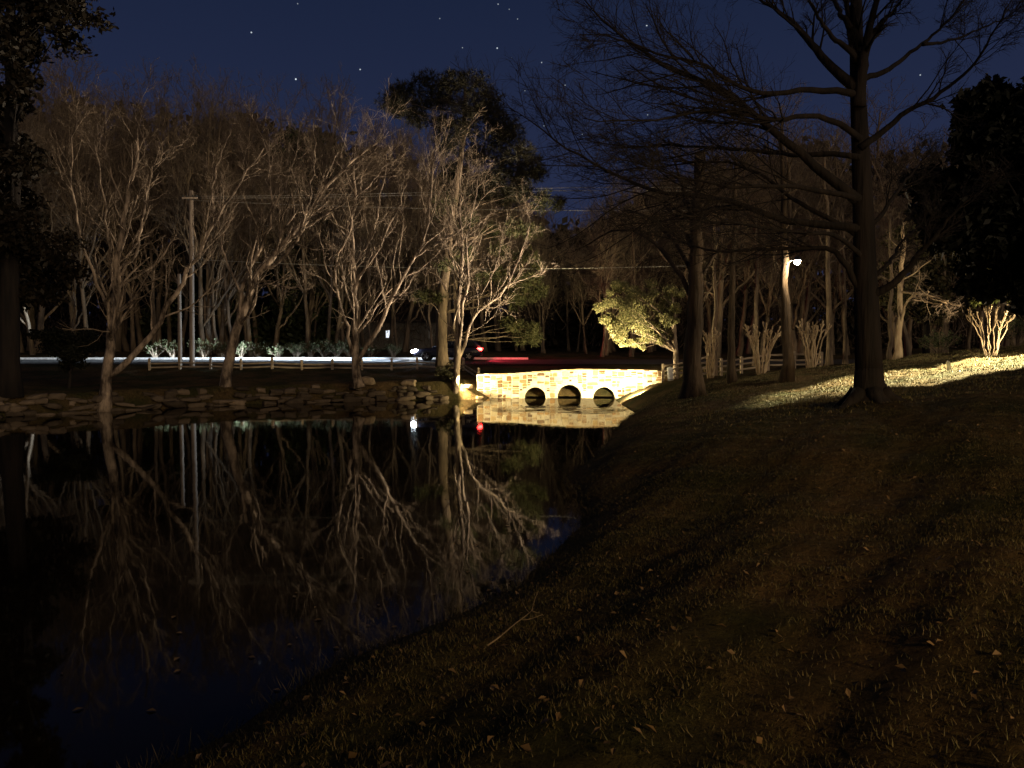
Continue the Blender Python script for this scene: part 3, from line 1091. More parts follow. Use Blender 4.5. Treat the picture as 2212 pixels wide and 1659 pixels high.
# ------------------------------------------------------------------ the big near tree on the right
def build_big_tree():
    rng = np.random.default_rng(77)
    Y = 15.5
    base = at(1878, 866, Y)
    base[2] = gh(base[0], Y)
    root = thing('bare_tree', 'large dark spreading bare tree in front of the lamp on the right', 'tree', base)
    flare = [px_limb([(1880, 872), (1879, 860), (1878, 845), (1877, 815), (1875, 780)], Y, Y, .47, .345, rng, 0)]
    flare[0] = (flare[0][0], .0, .0)
    trunk = px_limb([(1877, 800), (1874, 700), (1868, 560), (1864, 430), (1858, 300), (1852, 180), (1850, 90), (1850, -40), (1845, -160)], Y, Y + .4, .262, .08, rng, .05)
    fl = px_limb([(1880, 876), (1879.5, 862), (1879, 852), (1878, 838), (1877, 815), (1877, 795)], Y, Y, 0, 0, rng, 0)
    g = Geo()
    g.tubes(fl[0], np.array([.50, .41, .345, .30, .275, .26]), 16)
    # surface roots
    for a in np.linspace(0, 2 * math.pi, 7)[:-1] + .4:
        r0, r1 = .24, rng.uniform(.6, .95)
        p = np.array([[base[0] + math.cos(a) * q, Y + math.sin(a) * q, 0] for q in np.linspace(r0, r1, 5)])
        p[:, 2] = [gh(q[0], q[1]) for q in p] + np.array([.20, .10, .04, .0, -.06])
        g.tubes(p, np.array([.18, .13, .09, .06, .03]), 8)
    L = [trunk]

    def lb(pts, dY, r0, r1=.012):
        L.append(px_limb(pts, Y, Y + dY, r0 * .78, r1 * .7, rng, .5))
    lb([(1853, 433), (1815, 400), (1772, 368), (1707, 312), (1651, 272), (1591, 212), (1551, 181), (1500, 171), (1445, 151), (1379, 106), (1339, 76), (1299, 45), (1263, 0), (1230, -40)], 2.0, .15)
    lb([(1855, 205), (1823, 197), (1752, 191), (1692, 204), (1626, 202), (1591, 186), (1545, 150), (1500, 131), (1430, 121), (1359, 91), (1300, 70), (1250, 75)], -1.2, .10)
    lb([(1852, 190), (1823, 172), (1798, 151), (1757, 101), (1722, 55), (1682, 25), (1641, 0), (1590, -50)], 1.8, .16)
    lb([(1850, 130), (1838, 111), (1793, 76), (1767, 40), (1752, 0), (1730, -60)], -1.0, .09)
    lb([(1865, 495), (1838, 489), (1777, 484), (1697, 479), (1641, 459), (1576, 428), (1525, 423), (1450, 423), (1399, 413), (1369, 391), (1324, 378), (1283, 353), (1233, 328), (1188, 297), (1147, 262), (1097, 232)], 3.2, .12)
    lb([(1858, 430), (1808, 418), (1722, 403), (1651, 398), (1590, 410), (1520, 390), (1450, 380), (1380, 350), (1320, 340)], -2.2, .085)
    lb([(1866, 640), (1843, 605), (1827, 560), (1814, 541), (1782, 531), (1755, 539), (1681, 535), (1611, 540), (1565, 543), (1519, 538), (1473, 524), (1426, 508), (1390, 505)], 1.0, .10)
    lb([(1858, 300), (1810, 260), (1740, 245), (1680, 262), (1620, 250), (1560, 236), (1490, 245), (1420, 260), (1340, 262), (1260, 255)], -3.0, .09)
    lb([(1860, 340), (1800, 330), (1740, 338), (1660, 330), (1580, 322), (1500, 318), (1420, 312), (1340, 318), (1260, 300)], 3.5, .085)
    lb([(1867, 520), (1800, 470), (1720, 440), (1640, 370), (1560, 345), (1480, 352), (1400, 365), (1330, 372)], 4.0, .08)
    lb([(1866, 560), (1830, 520), (1790, 500), (1730, 505), (1650, 490), (1570, 480), (1500, 470), (1430, 455)], -2.6, .07)
    lb([(1852, 175), (1883, 166), (1920, 150), (1950, 125), (1994, 96), (2044, 50), (2085, 0), (2120, -50)], 1.0, .09)
    lb([(1994, 96), (2040, 90), (2075, 81), (2145, 50), (2200, 30)], 2.0, .05)
    lb([(1858, 320), (1910, 280), (1960, 240), (2010, 215), (2060, 180), (2105, 141), (2145, 71), (2186, 0)], -1.5, .10)
    lb([(1872, 640), (1895, 632), (1914, 626), (1940, 605), (1967, 573), (1999, 534), (2028, 497), (2080, 440), (2130, 400)], -1.4, .13)
    lb([(1870, 610), (1904, 586), (1930, 557), (1949, 515), (1983, 494), (2010, 440)], 1.4, .075)
    lb([(1866, 500), (1899, 469), (1934, 418), (1974, 368), (2020, 320)], 1.6, .075)
    lb([(1854, 230), (1862, 150), (1872, 90), (1884, 40), (1900, -20), (1930, -120)], -.8, .19, .03)
    lb([(1853, 190), (1846, 120), (1836, 60), (1828, 0), (1812, -90)], 1.2, .15, .03)
    lb([(1872, 90), (1900, 50), (1930, 25), (1965, -20)], -1.2, .09)
    lb([(1836, 60), (1815, 25), (1790, -20), (1770, -80)], 1.6, .09)
    spec = [dict(n=4.2, t0=.22, ang=(16, 44), ratio=(.20, .45), npts=8, wander=.10, up=.015, rfac=.45, rmin=.007, trunk=True, k=5, lmin=.5, lmax=2.8),
            dict(n=9, t0=.15, ang=(22, 52), ratio=(.3, .6), npts=6, wander=.13, up=.01, rfac=.55, rmin=.0045, k=4, lmin=.3),
            dict(n=5, t0=.15, ang=(25, 55), ratio=(.4, .7), npts=4, wander=.16, up=.0, rfac=.6, rmin=.003, k=3, lmin=.15)]
    # no side shoots from the trunk itself
    rngs = np.random.default_rng(78)
    P = [resample(p, 24) for p, _, _ in L]
    for p in P[1:]:
        p[2:-1] += rngs.normal(0, .012, p[2:-1].shape)
    RD = [np.linspace(a, b, 24) for _, a, b in L]
    for i, (p, r) in enumerate(zip(P, RD)):
        if i:
            r[:] = L[i][1] + (L[i][2] - L[i][1]) * np.linspace(0, 1, 24) ** .7
        g.tubes(p, r, 14 if i == 0 else 9)
    cur, cr = np.array(P[1:]), np.array(RD[1:])
    Ls = np.linalg.norm(np.diff(cur, axis=1), axis=2).sum(1)
    h = Geo()
    for lv, s in enumerate(spec):
        s = dict(s)
        cnt = s.pop('n')
        tr = s.pop('trunk', False)
        k = s.pop('k')
        if lv == 0:
            cnt = np.maximum(2, (Ls * cnt).astype(int))
        cur, cr = sprout(cur, cr, cnt, rngs, **s)
        (g if tr else h).add(*tube_batch(cur, cr, k, False))
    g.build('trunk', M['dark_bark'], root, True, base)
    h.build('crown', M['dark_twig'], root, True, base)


build_big_tree()


# ------------------------------------------------------------------ evergreens
def pine(name, label, trunk, r0, r1, lobes, Y, seed, tints, bark='grey_bark', per=70, group=None, length=.30, width=.035, limbs=True, unlit_top_tints=None):
    rng = np.random.default_rng(seed)
    base = at(*trunk[0], Y)
    root = thing(name, label, 'tree', base, 0, group)
    g = Geo()
    p = resample([at(x, y, Y + .05 * i) for i, (x, y) in enumerate(trunk)], 22)
    p[1:-1] += rng.normal(0, .02, p[1:-1].shape)
    rr = np.linspace(r0, r1, 22)
    rr[0] *= 1.25
    g.tubes(p, rr, 12)
    cs, rs = [], []
    for (x, y, r) in lobes:
        c = at(x, y, Y + rng.uniform(-1.8, 1.8) * min(1, r / 30))
        cs.append(c)
        rs.append(r * Y / FPX)
        if limbs:
            k = np.argmin(np.abs(p[:, 2] - (c[2] - rng.uniform(.1, .5) * np.linalg.norm((c - p[0])[:2]))))
            k = max(2, k)
            q = resample([p[k], p[k] * .55 + c * .45 + np.array([0, 0, rng.uniform(-.1, .3)]), c], 7)
            q[1:-1] += rng.normal(0, .06, q[1:-1].shape)
            g.tubes(q, np.linspace(max(.018, rr[k] * .13), .007, 7), 6)
    g.build('trunk', M[bark], root, True, base)
    h = Geo()
    for c, r in zip(cs, rs):
        needle_cloud(h, [c], [r], per * (r / 1.1) ** 1.6 + 12, length, width, rng, tints if c[2] < 11.5 or unlit_top_tints is None else unlit_top_tints)
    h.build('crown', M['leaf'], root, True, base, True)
    return root


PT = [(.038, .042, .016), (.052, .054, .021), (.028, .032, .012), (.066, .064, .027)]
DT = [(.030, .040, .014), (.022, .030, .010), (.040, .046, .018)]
rl = random.Random(3)
top_lobes = []
for (x, y, r) in [(845, 218, 34), (880, 190, 36), (925, 180, 38), (985, 172, 34), (1030, 188, 36), (1050, 215, 34), (905, 225, 42), (960, 215, 44), (1010, 235, 44),
                  (1055, 250, 38), (860, 240, 32), (950, 260, 40), (1010, 280, 40), (1080, 275, 38), (1110, 300, 36), (1060, 310, 40), (1120, 330, 34), (1145, 355, 34),
                  (1090, 350, 38), (1030, 335, 40), (1160, 375, 24), (1120, 385, 34), (1070, 390, 36), (1140, 415, 30), (1100, 430, 34), (1170, 435, 28), (1200, 440, 16), (1040, 420, 30),
                  (970, 310, 34), (990, 370, 30), (905, 262, 26)]:
    for k in range(2):
        top_lobes.append((x + rl.uniform(-12, 12), y + rl.uniform(-9, 9), r * rl.uniform(.75, 1.0)))
low_lobes = [(1132, 722, 26), (1152, 730, 20), (1112, 706, 20), (1092, 696, 14), (1150, 708, 18), (1125, 745 - 8, 16), (1140, 640, 26), (1165, 630, 20), (1110, 650, 22), (1125, 610, 24), (1150, 600, 20),
             (1090, 620, 18), (1075, 590, 22), (1040, 600, 16), (985, 560, 22), (960, 575, 20), (1010, 545, 20), (930, 640, 18), (905, 642, 16), (950, 645, 14), (1110, 560, 26), (1140, 550, 22),
             (1080, 540, 22), (1160, 570, 18), (1060, 500, 26), (1110, 490, 28), (1150, 500, 24), (1010, 470, 24), (960, 440, 24)]
pine('pine_tree', 'tall pine with dark rounded crown rising against the sky behind the bridge', [(956, 792), (955, 740), (953, 690), (957, 640), (962, 590), (972, 500), (985, 420), (998, 330), (1005, 250), (1005, 190)],
     .36, .10, top_lobes + low_lobes, 46.0, 31, PT, per=130, unlit_top_tints=[(.016, .015, .007), (.022, .020, .009), (.012, .012, .006)])  # unlit crown top is put into darker needle colour, lit lower clumps stay lighter
pine('pine_tree', 'slim pine trunk just right of the tall pine behind the bare trees', [(989, 785), (987, 700), (984, 640), (982, 590), (980, 520), (978, 450), (975, 380)], .26, .07,
     [(985, 400, 30), (960, 420, 28), (1000, 440, 28), (975, 370, 24), (950, 460, 24), (1010, 480, 24)], 49.0, 32, DT)


def evergreen(name, label, base_px, Y, crown, trunk_r, seed, tints, leaf=.3, per=260, group=None, squash=.8, aspect=.5, bark='dark_bark', trunk_top=None, droop=.2, base_z=None, shell=.45):
    """broadleaf or cedar-like evergreen; crown is a list of (x, y, r, depth offset) in photo units"""
    rng = np.random.default_rng(seed)
    b = at(*base_px, Y)
    b[2] = gh(b[0], Y) if base_z is None else base_z
    root = thing(name, label, 'tree', b, 0, group)
    cs = [at(x, y, Y + dy) for (x, y, r, dy) in crown]
    rs = [r * Y / FPX for (x, y, r, dy) in crown]
    g = Geo()
    tt = at(*trunk_top, Y) if trunk_top else max(cs, key=lambda c: c[2])
    p = resample([b - np.array([0, 0, .1]), b * .6 + tt * .4 + np.array([.1, 0, 0]), tt], 14)
    p[1:-1] += rng.normal(0, .03, p[1:-1].shape)
    rr = np.linspace(trunk_r, trunk_r * .25, 14)
    rr[0] *= 1.3
    g.tubes(p, rr, 12)
    for c in cs:
        hd = np.linalg.norm((c - b)[:2])
        k = max(4, int(np.argmin(np.abs(p[:, 2] - (c[2] - .3 - rng.uniform(.45, .8) * hd)))))
        q = resample([p[k], p[k] * .6 + c * .4 + np.array([0, 0, .22 * hd * rng.uniform(.2, 1.)]) + rng.normal(0, .08, 3), c], 8)
        g.tubes(q, np.linspace(max(.02, rr[k] * .38), .008, 8), 6)
    g.build('trunk', M[bark], root, True, b)
    h = Geo()
    for c, r in zip(cs, rs):
        # break each mass into smaller clumps with gaps between
        m = max(3, int(7 * min(2.5, r)))
        d = rng.normal(size=(m, 3))
        d /= np.linalg.norm(d, axis=1, keepdims=True)
        sub = c + d * r * rng.uniform(.45, .95, (m, 1)) * np.array([1, 1, squash])
        leaf_cloud(h, sub, r * rng.uniform(.38, .65, m), per / m, leaf, rng, tints, squash, aspect, droop, shell)
    h.build('crown', M['leaf'], root, True, b, True)
    return root


rl = random.Random(9)
# black masses framing the picture
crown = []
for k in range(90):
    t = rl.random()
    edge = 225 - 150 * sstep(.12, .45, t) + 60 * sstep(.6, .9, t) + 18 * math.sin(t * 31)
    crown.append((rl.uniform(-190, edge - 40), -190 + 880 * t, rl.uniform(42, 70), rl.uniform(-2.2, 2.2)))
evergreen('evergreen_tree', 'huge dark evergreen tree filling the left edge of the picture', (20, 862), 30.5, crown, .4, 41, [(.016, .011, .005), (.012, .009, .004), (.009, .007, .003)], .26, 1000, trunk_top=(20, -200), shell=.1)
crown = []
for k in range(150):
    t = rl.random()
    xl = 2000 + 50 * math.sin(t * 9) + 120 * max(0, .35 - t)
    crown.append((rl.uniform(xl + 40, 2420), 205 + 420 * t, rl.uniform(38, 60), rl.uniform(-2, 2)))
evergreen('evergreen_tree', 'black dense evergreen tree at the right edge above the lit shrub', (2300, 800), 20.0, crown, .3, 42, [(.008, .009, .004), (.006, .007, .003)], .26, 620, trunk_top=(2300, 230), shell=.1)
# dark domes behind the bare trees on the left
for i, (cx, top_y, lab) in enumerate([(410, 205, 'broad dark evergreen dome behind the bare trees at far left'), (650, 240, 'smaller dark evergreen dome behind the bent bare tree')]):
    crown = []
    for k in range(44):
        t = rl.random() ** .8
        w = 96 * math.sin(min(1.0, .25 + t) * math.pi / 2)
        crown.append((cx + rl.uniform(-w, w), top_y + 40 + 480 * t, rl.uniform(34, 50), rl.uniform(-3, 3)))
    evergreen('evergreen_tree', lab, (cx, 770), 76.0, crown, .4, 43 + i, DT, .6, 420, trunk_top=(cx, top_y + 60))
# lit broadleaf evergreen right of the bridge
crown = []
for (x, y, r) in [(1330, 690, 26), (1350, 715, 26), (1375, 735, 18), (1365, 690, 28), (1395, 700, 28), (1420, 715, 24), (1400, 735, 16), (1430, 735, 14), (1310, 660, 20), (1345, 655, 26),
                  (1385, 660, 28), (1425, 675, 26), (1450, 690, 20), (1360, 630, 26), (1400, 630, 26), (1440, 640, 24), (1330, 625, 18), (1465, 665, 18), (1470, 630, 18), (1350, 745, 9), (1388, 752, 8)]:
    crown.append((x, y, r, rl.uniform(-1.0, 1.0)))
evergreen('evergreen_tree', 'floodlit green leafy tree hanging over the right end of the bridge', (1459, 806), 43.6, crown, .17, 45,
          [(.15, .15, .065), (.19, .18, .085), (.11, .115, .045), (.24, .21, .11)], .12, 1900, bark='pale_bark', trunk_top=(1452, 620), droop=.8, aspect=.4)
# black bush on the left bank
crown = [(rl.uniform(90, 205), rl.uniform(725, 780), rl.uniform(24, 34), rl.uniform(-.8, .8)) for k in range(14)]
o = evergreen('evergreen_shrub', 'black rounded shrub on the left bank beside the leaning tree', (148, 800), 36.0, crown, .08, 46, [(.008, .009, .004)], .15, 700, trunk_top=(148, 740))
o['category'] = 'shrub'
# dark undergrowth at the foot of the multi-stemmed tree
crown = [(rl.uniform(945, 978), rl.uniform(790, 850), rl.uniform(10, 16), rl.uniform(-.3, .3)) for k in range(12)]
o = evergreen('evergreen_shrub', 'small dark brushy shrub left of the multi-stemmed tree foot', (965, 858), 41.4, crown, .03, 47, [(.05, .045, .022), (.03, .03, .014)], .10, 150, trunk_top=(962, 800))
o['category'] = 'shrub'
# yellow-green sprays above the lit crape myrtle at right
crown = [(2110, 640, 20, .5), (2140, 632, 24, 0), (2170, 640, 22, -.4), (2200, 630, 26, .3), (2230, 640, 26, 0), (2190, 612, 22, .8), (2130, 650, 14, 0), (2250, 610, 30, .6), (2220, 600, 26, -.5)]
evergreen('evergreen_tree', 'leafy green branches lit above the bright crape myrtle at right', (2290, 790), 27.5, crown, .16, 48, [(.10, .12, .03), (.14, .15, .045), (.07, .085, .02)], .2, 240, trunk_top=(2285, 600))
# dark hanging foliage behind the right lawn
crown = []
for k in range(30):
    crown.append((rl.uniform(1930, 2130), rl.uniform(500, 680), rl.uniform(26, 40), rl.uniform(-1.5, 1.5)))
evergreen('evergreen_tree', 'dim brown-green evergreen behind the lawn right of the big tree', (2000, 785), 40.0, crown, .22, 49, [(.045, .040, .018), (.06, .05, .022), (.03, .03, .012)], .26, 260, trunk_top=(2000, 520))


# ------------------------------------------------------------------ right-hand trunks
def trunk_tree(label, px, Y, r0, r1, seed, limbs=(), bark='brown_bark', twig='brown_twig', spec=None, name='bare_tree', furrow=0.0, group=None):
    rng = np.random.default_rng(seed)
    b = at(*px[0], Y)
    b[2] = gh(b[0], Y) - .05
    root = thing(name, label, 'tree', b, 0, group)
    L = [px_limb(px, Y, Y + .3, r0, r1, rng, .05)]
    L[0][0][0][2] = b[2]
    for (p, dY, a, c) in limbs:
        L.append(px_limb(p, Y, Y + dY, a, c, rng, .4))
    sp = spec or [dict(n=.9, t0=.45, ang=(35, 70), ratio=(.18, .36), npts=7, wander=.15, up=.06, rfac=.4, rmin=.012, trunk=True, k=5, lmin=.8),
                  dict(n=6, t0=.2, ang=(30, 60), ratio=(.35, .65), npts=5, wander=.2, up=.04, rfac=.55, rmin=.008, k=4, lmin=.4),
                  dict(n=5, t0=.15, ang=(30, 60), ratio=(.4, .75), npts=4, wander=.22, up=.02, rfac=.6, rmin=.006, k=3, lmin=.25)]
    grow_tree(root, L, rng, M[bark], M[twig], sp, b, kmain=14)
    return root


trunk_tree('thick old furrowed trunk with arching bare limbs right of the bridge', [(1497, 822), (1497, 780), (1499, 700), (1502, 620), (1504, 540), (1508, 430), (1510, 330)], 28.0, .35, .16, 61,
           [([(1500, 660), (1480, 610), (1455, 575), (1425, 530), (1390, 500), (1350, 492), (1310, 505), (1270, 525), (1235, 545)], 5, .10, .015),
            ([(1502, 600), (1470, 540), (1440, 500), (1400, 470), (1360, 455), (1320, 450)], 7, .09, .015),
            ([(1504, 560), (1480, 500), (1450, 450), (1400, 420), (1340, 410)], 3, .09, .015),
            ([(1503, 620), (1530, 570), (1570, 520), (1620, 500)], 3, .08, .015),
            ([(1506, 480), (1540, 420), (1590, 380), (1640, 340)], -2, .08, .015),
            ([(1506, 500), (1480, 420), (1460, 350), (1430, 300)], 4, .08, .015)])
trunk_tree('slender dark trunk between the furrowed tree and the lamp', [(1582, 812), (1582, 740), (1583, 660), (1584, 560), (1588, 450), (1590, 340)], 31.0, .16, .06, 62)
trunk_tree('tall trunk carrying the lit street lamp', [(1698, 828), (1699, 800), (1698, 740), (1697, 660), (1696, 590), (1693, 520), (1690, 420), (1688, 300), (1690, 260)], 27.2, .195, .05, 63, bark='lamp_bark')
trunk_tree('slim pale trunk right of the lamp behind the crape myrtles', [(1791, 800), (1791, 720), (1790, 640), (1788, 540), (1786, 440), (1780, 330)], 42.0, .16, .06, 64, bark='grey_bark')
trunk_tree('thin pale trunk directly left of the big dark tree', [(1826, 800), (1826, 740), (1824, 660), (1822, 560), (1820, 460)], 46.0, .13, .05, 65, bark='grey_bark')
t2 = trunk_tree('forked trunk right of the big tree with a lit arching branch', [(1938, 792), (1939, 740), (1943, 690), (1946, 640), (1948, 560), (1952, 480)], 33.0, .15, .06, 66,
                [([(1944, 700), (1955, 670), (1960, 645), (1975, 635), (1990, 631), (2005, 640), (2025, 650), (2045, 655)], -3.0, .06, .02),
                 ([(1990, 631), (2010, 632), (2030, 642), (2048, 650)], -3.0, .05, .02), ([(1980, 633), (1994, 645), (2012, 655), (2034, 658)], -3.0, .045, .02)], bark='myrtle_bark')
for i, (x, yb, Yd, r, lab) in enumerate([(1922, 790, 37, .11, 'thin trunk immediately right of the big dark tree'), (2013, 780, 41, .10, 'thin dim trunk behind the lawn, left of a close pair'),
                                         (2038, 778, 39, .11, 'thin dim trunk behind the lawn, beside the low brown shrub'), (1543, 800, 40, .13, 'dim trunk behind the thick furrowed tree'),
                                         (1632, 800, 47, .15, 'dim pine trunk above the middle crape myrtle')]):
    trunk_tree(lab, [(x, yb), (x + 1, yb - 90), (x + 2, yb - 200), (x + 1, yb - 330)], Yd, r, r * .4, 70 + i, bark='grey_bark')

# ------------------------------------------------------------------ woods: prototypes and copies
WOOD_SPEC = [dict(n=1.5, t0=.34, ang=(25, 55), ratio=(.22, .42), npts=7, wander=.16, up=.14, rfac=.45, rmin=.016, trunk=True, k=4, lmin=1.0),
             dict(n=6, t0=.2, ang=(25, 58), ratio=(.35, .65), npts=5, wander=.2, up=.1, rfac=.55, rmin=.011, k=3, lmin=.5),
             dict(n=5, t0=.15, ang=(28, 60), ratio=(.4, .75), npts=4, wander=.22, up=.06, rfac=.6, rmin=.008, k=3, lmin=.3)]
LABL = 'thin bare tree in the dark woods across the road on the left'
LABR = 'bare tree in the dim woods behind the right bank'
GRL = 'bare trees of the woods across the road'
GRR = 'bare trees of the woods behind the right bank'
protos = []
PROTO_H = []
for i in range(6):
    rng = np.random.default_rng(200 + i)
    H = rng.uniform(11.5, 15)
    root = thing('woodland_tree', LABL, 'tree', (0, 0, 0), 0, GRL)
    lean = rng.normal(0, .9, 2)
    pts = [np.array([lean[0] * abs(z / H) ** 1.5 + .18 * math.sin(z * .7 + i), lean[1] * abs(z / H) ** 1.5 + .15 * math.cos(z * .6 + i), z]) for z in np.linspace(-.2, H, 9)]
    limbs = [(np.array(pts), rng.uniform(.13, .2), .03)]
    for k in range(3 + i % 2):
        zz = rng.uniform(.22, .55) * H
        a = rng.uniform(0, 6.28)
        s = pts[0] + (pts[-1] - pts[0]) * (zz / H)
        j = min(7, int(zz / H * 8))
        s = pts[j]
        ln = rng.uniform(.35, .5) * H
        e1 = s + np.array([math.cos(a) * ln * .35, math.sin(a) * ln * .35, ln * .45])
        e2 = s + np.array([math.cos(a + .3) * ln * .5, math.sin(a + .3) * ln * .5, ln])
        limbs.append((np.array([s, e1, e2]), .08, .02))
    grow_tree(root, limbs, rng, M['grey_bark'], M['brown_twig'], WOOD_SPEC, np.zeros(3), kmain=7)
    protos.append(root)
    PROTO_H.append(H)

def wood_top(px):
    """photo height of the treeline across the picture"""
    return np.interp(px, [-400, 150, 300, 480, 640, 760, 900, 1050, 1180, 1260, 1340, 1480, 1700, 2000, 2600], [170, 190, 205, 225, 225, 280, 300, 330, 440, 470, 410, 340, 265, 300, 360])


rng = np.random.default_rng(300)
spots = []
for k in range(84):                      # left and centre, beyond the road
    Y = rng.uniform(61.5, 80)
    X = rng.uniform(-.72, .10) * Y
    spots.append((X, Y, 0))
for k in range(48):                      # right-hand woods
    Y = rng.uniform(46.5, 76)
    X = rng.uniform(.10, .72) * Y
    if Y < 58.5:
        if X < 13:
            Y = rng.uniform(59, 66)
        elif 49.8 < Y < 57.6:
            Y = 48.5 if Y < 53 else 58.8
    spots.append((X, Y, 1))
for i, (X, Y, side) in enumerate(spots):
    z = gh(X, Y)
    px = 1106 + X * FPX / Y
    hw = (761 - float(wood_top(px))) * Y / FPX + HC - z
    hw *= rng.uniform(.72, 1.04)
    k = i % len(protos)
    s = hw / PROTO_H[k]
    w = min(s * rng.uniform(.8, 1.05), 1.9) * (1.25 if side else 1.0)
    if i < len(protos):
        o = protos[k]
        o.location = (X, Y, z)
        o.rotation_euler = (0, 0, rng.uniform(0, 6.28))
        o.scale = (w, w, s)
    else:
        o = copy_thing(protos[k], (X, Y, z), rng.uniform(0, 6.28), (w, w, s))
    o['label'] = LABL if side == 0 else LABR
    o['group'] = GRL if side == 0 else GRR

# distant wood that reads as one mass: a tangle of bare sprays above dark undergrowth
rng = np.random.default_rng(310)
g = Geo()
n = 190000
Y = rng.uniform(84, 98, n)
X = rng.uniform(-.80, .80, n) * Y
keep = np.sin(X * .41 + 1) + np.sin(X * .93 + .2 * Y) + np.sin(X * .17 + 4) > rng.uniform(-1.6, 1.9, n)
X, Y = X[keep], Y[keep]
n = len(X)
zt = (761 - wood_top(1106 + X * FPX / Y)) * Y / FPX + HC
zt = zt * (.90 + .10 * np.sin(X * .55) * np.sin(X * .23 + 2) + .05 * np.sin(X * 1.9))
z = 2.8 + (zt - 2.8) * rng.random(n) ** .8
a = rng.normal(0, .6, (n, 3)) + np.array([0, 0, .9])
a /= np.linalg.norm(a, axis=1, keepdims=True)
b = np.cross(a, rng.normal(size=(n, 3)))
b /= np.linalg.norm(b, axis=1, keepdims=True)
p = np.stack([X, Y, z], 1)
ln = rng.uniform(.7, 2.4, (n, 1))
wd = rng.uniform(.02, .055, (n, 1))
v = np.stack([p - b * wd, p + b * wd, p + a * ln], 1).reshape(-1, 3)
ti = np.array([.135, .10, .072]) * rng.uniform(.4, 1.3, (n, 1))
g.add(v, np.arange(3 * n).reshape(n, 3), np.repeat(ti, 3, 0))
cs, rs = [], []
for k in range(2300):
    Y = rng.uniform(97, 106)
    X = rng.uniform(-.8, .8) * Y
    zt = (761 - float(wood_top(1106 + X * FPX / Y))) * Y / FPX + HC
    cs.append((X, Y, 2.6 + (zt - 6) * rng.random() ** 1.7))
    rs.append(rng.uniform(1.8, 3.2))
leaf_cloud(g, cs, rs, 45, 1.3, rng, [(.030, .024, .013), (.038, .028, .016), (.022, .02, .010)], .8, .6)
props(g.build('distant_woods', M['leaf'], None, True, tint=True), 'dark mass of distant woods beyond the bare trees', 'woods', None, 'stuff')


# ------------------------------------------------------------------ crape myrtles
def crape_myrtle(label, loc, seed, H=2.1, spread=.85, stems=13, thick=1.0):
    rng = np.random.default_rng(seed)
    root = thing('crape_myrtle', label, 'shrub', loc, 0, 'hard-pruned crape myrtles on the right bank')
    g = Geo()
    for k in range(stems):
        a = 2 * math.pi * k / stems + rng.uniform(-.3, .3)
        q = spread * rng.uniform(.25, 1.05)
        hh = H * rng.uniform(.86, 1.02)
        b = np.array([math.cos(a) * .13, math.sin(a) * .13, -.05])
        pts = [b, b + np.array([math.cos(a) * q * .25, math.sin(a) * q * .25, hh * .35]), np.array([math.cos(a) * q * .6, math.sin(a) * q * .6, hh * .68]),
               np.array([math.cos(a) * q, math.sin(a) * q, hh * .9])]
        p = resample(pts, 10)
        p[1:-1] += rng.normal(0, .025, p[1:-1].shape)
        r = np.linspace(.040, .024, 10) * thick
        r[-1] = .040 * thick
        g.tubes(p, r, 7)
        cur, cr = p[None], r[None]
        f, fr = sprout(cur, cr, 4, rng, t0=.55, ang=(15, 40), ratio=(.18, .32), npts=5, wander=.2, up=.3, rfac=.75, rmin=.014, tip=.8)
        fr *= thick ** .5
        fr[:, -1] *= 1.7
        g.add(*tube_batch(f, fr, 6, True))
        w, wr = sprout(f, fr, 4, rng, t0=.85, ang=(10, 60), ratio=(.25, .45), npts=3, wander=.2, up=.25, rfac=.45, rmin=.008, lmin=.07, tip=.6)
        g.add(*tube_batch(w, wr, 4, False))
    g.build('stems', M['myrtle_bark'], root)
    return root


def on_ground(x, y, Y):
    p = at(x, y, Y)
    return (p[0], Y, gh(p[0], Y))


crape_myrtle('crape myrtle with upright stems just right of the furrowed trunk', on_ground(1535, 800, 37), 81, 2.35, .55, 9)
crape_myrtle('wide pollarded crape myrtle left of the lamp trunk', on_ground(1644, 806, 34.5), 82, 2.2, .95, 15)
crape_myrtle('pollarded crape myrtle right of the lamp trunk', on_ground(1752, 800, 35.5), 83, 2.3, .95, 14)
crape_myrtle('brightly lit crape myrtle with few open stems at the far right', on_ground(2140, 758, 27.5), 84, 1.9, 1.15, 9, .55)


# ------------------------------------------------------------------ fences
def fence(label, posts, rails, h=.95, rng_seed=1, fall=False):
    """split-rail fence: posts as (x, y) ground points"""
    rng = np.random.default_rng(rng_seed)
    root = thing('rail_fence', label, 'fence', (posts[0][0], posts[0][1], gh(*posts[0])))
    org = np.array(root.location)
    for (x, y) in posts:
        g = Geo()
        z = gh(x, y)
        hh = h * rng.uniform(.96, 1.06)
        g.box((x, y, z + hh / 2 - .1), (.13, .13, hh + .2), rng.uniform(-.2, .2), None, .006, rng)
        # weathered pyramid top
        s = .062
        t = z + hh
        g.add([(x - s, y - s, t), (x + s, y - s, t), (x + s, y + s, t), (x - s, y + s, t), (x, y, t + .05)], [np.array([[0, 1, 4], [1, 2, 4], [2, 3, 4], [3, 0, 4]])])
        g.build('post', M['wood'], root, False, org)
    for a, b in zip(posts[:-1], posts[1:]):
        for zf in rails:
            za = gh(*a) + h * zf + rng.uniform(-.03, .03)
            zb = gh(*b) + h * zf + rng.uniform(-.03, .03)
            p = np.array([(a[0], a[1] - .0, za), ((a[0] + b[0]) / 2, (a[1] + b[1]) / 2, (za + zb) / 2 - .02), (b[0], b[1], zb)])
            g = Geo()
            g.tubes(resample(p, 5), np.array([.045, .055, .058, .055, .045]), 6)
            g.build('rail', M['wood'], root, False, org)
    return root


def fx(px, Y):
    return (px - 1106) * Y / FPX


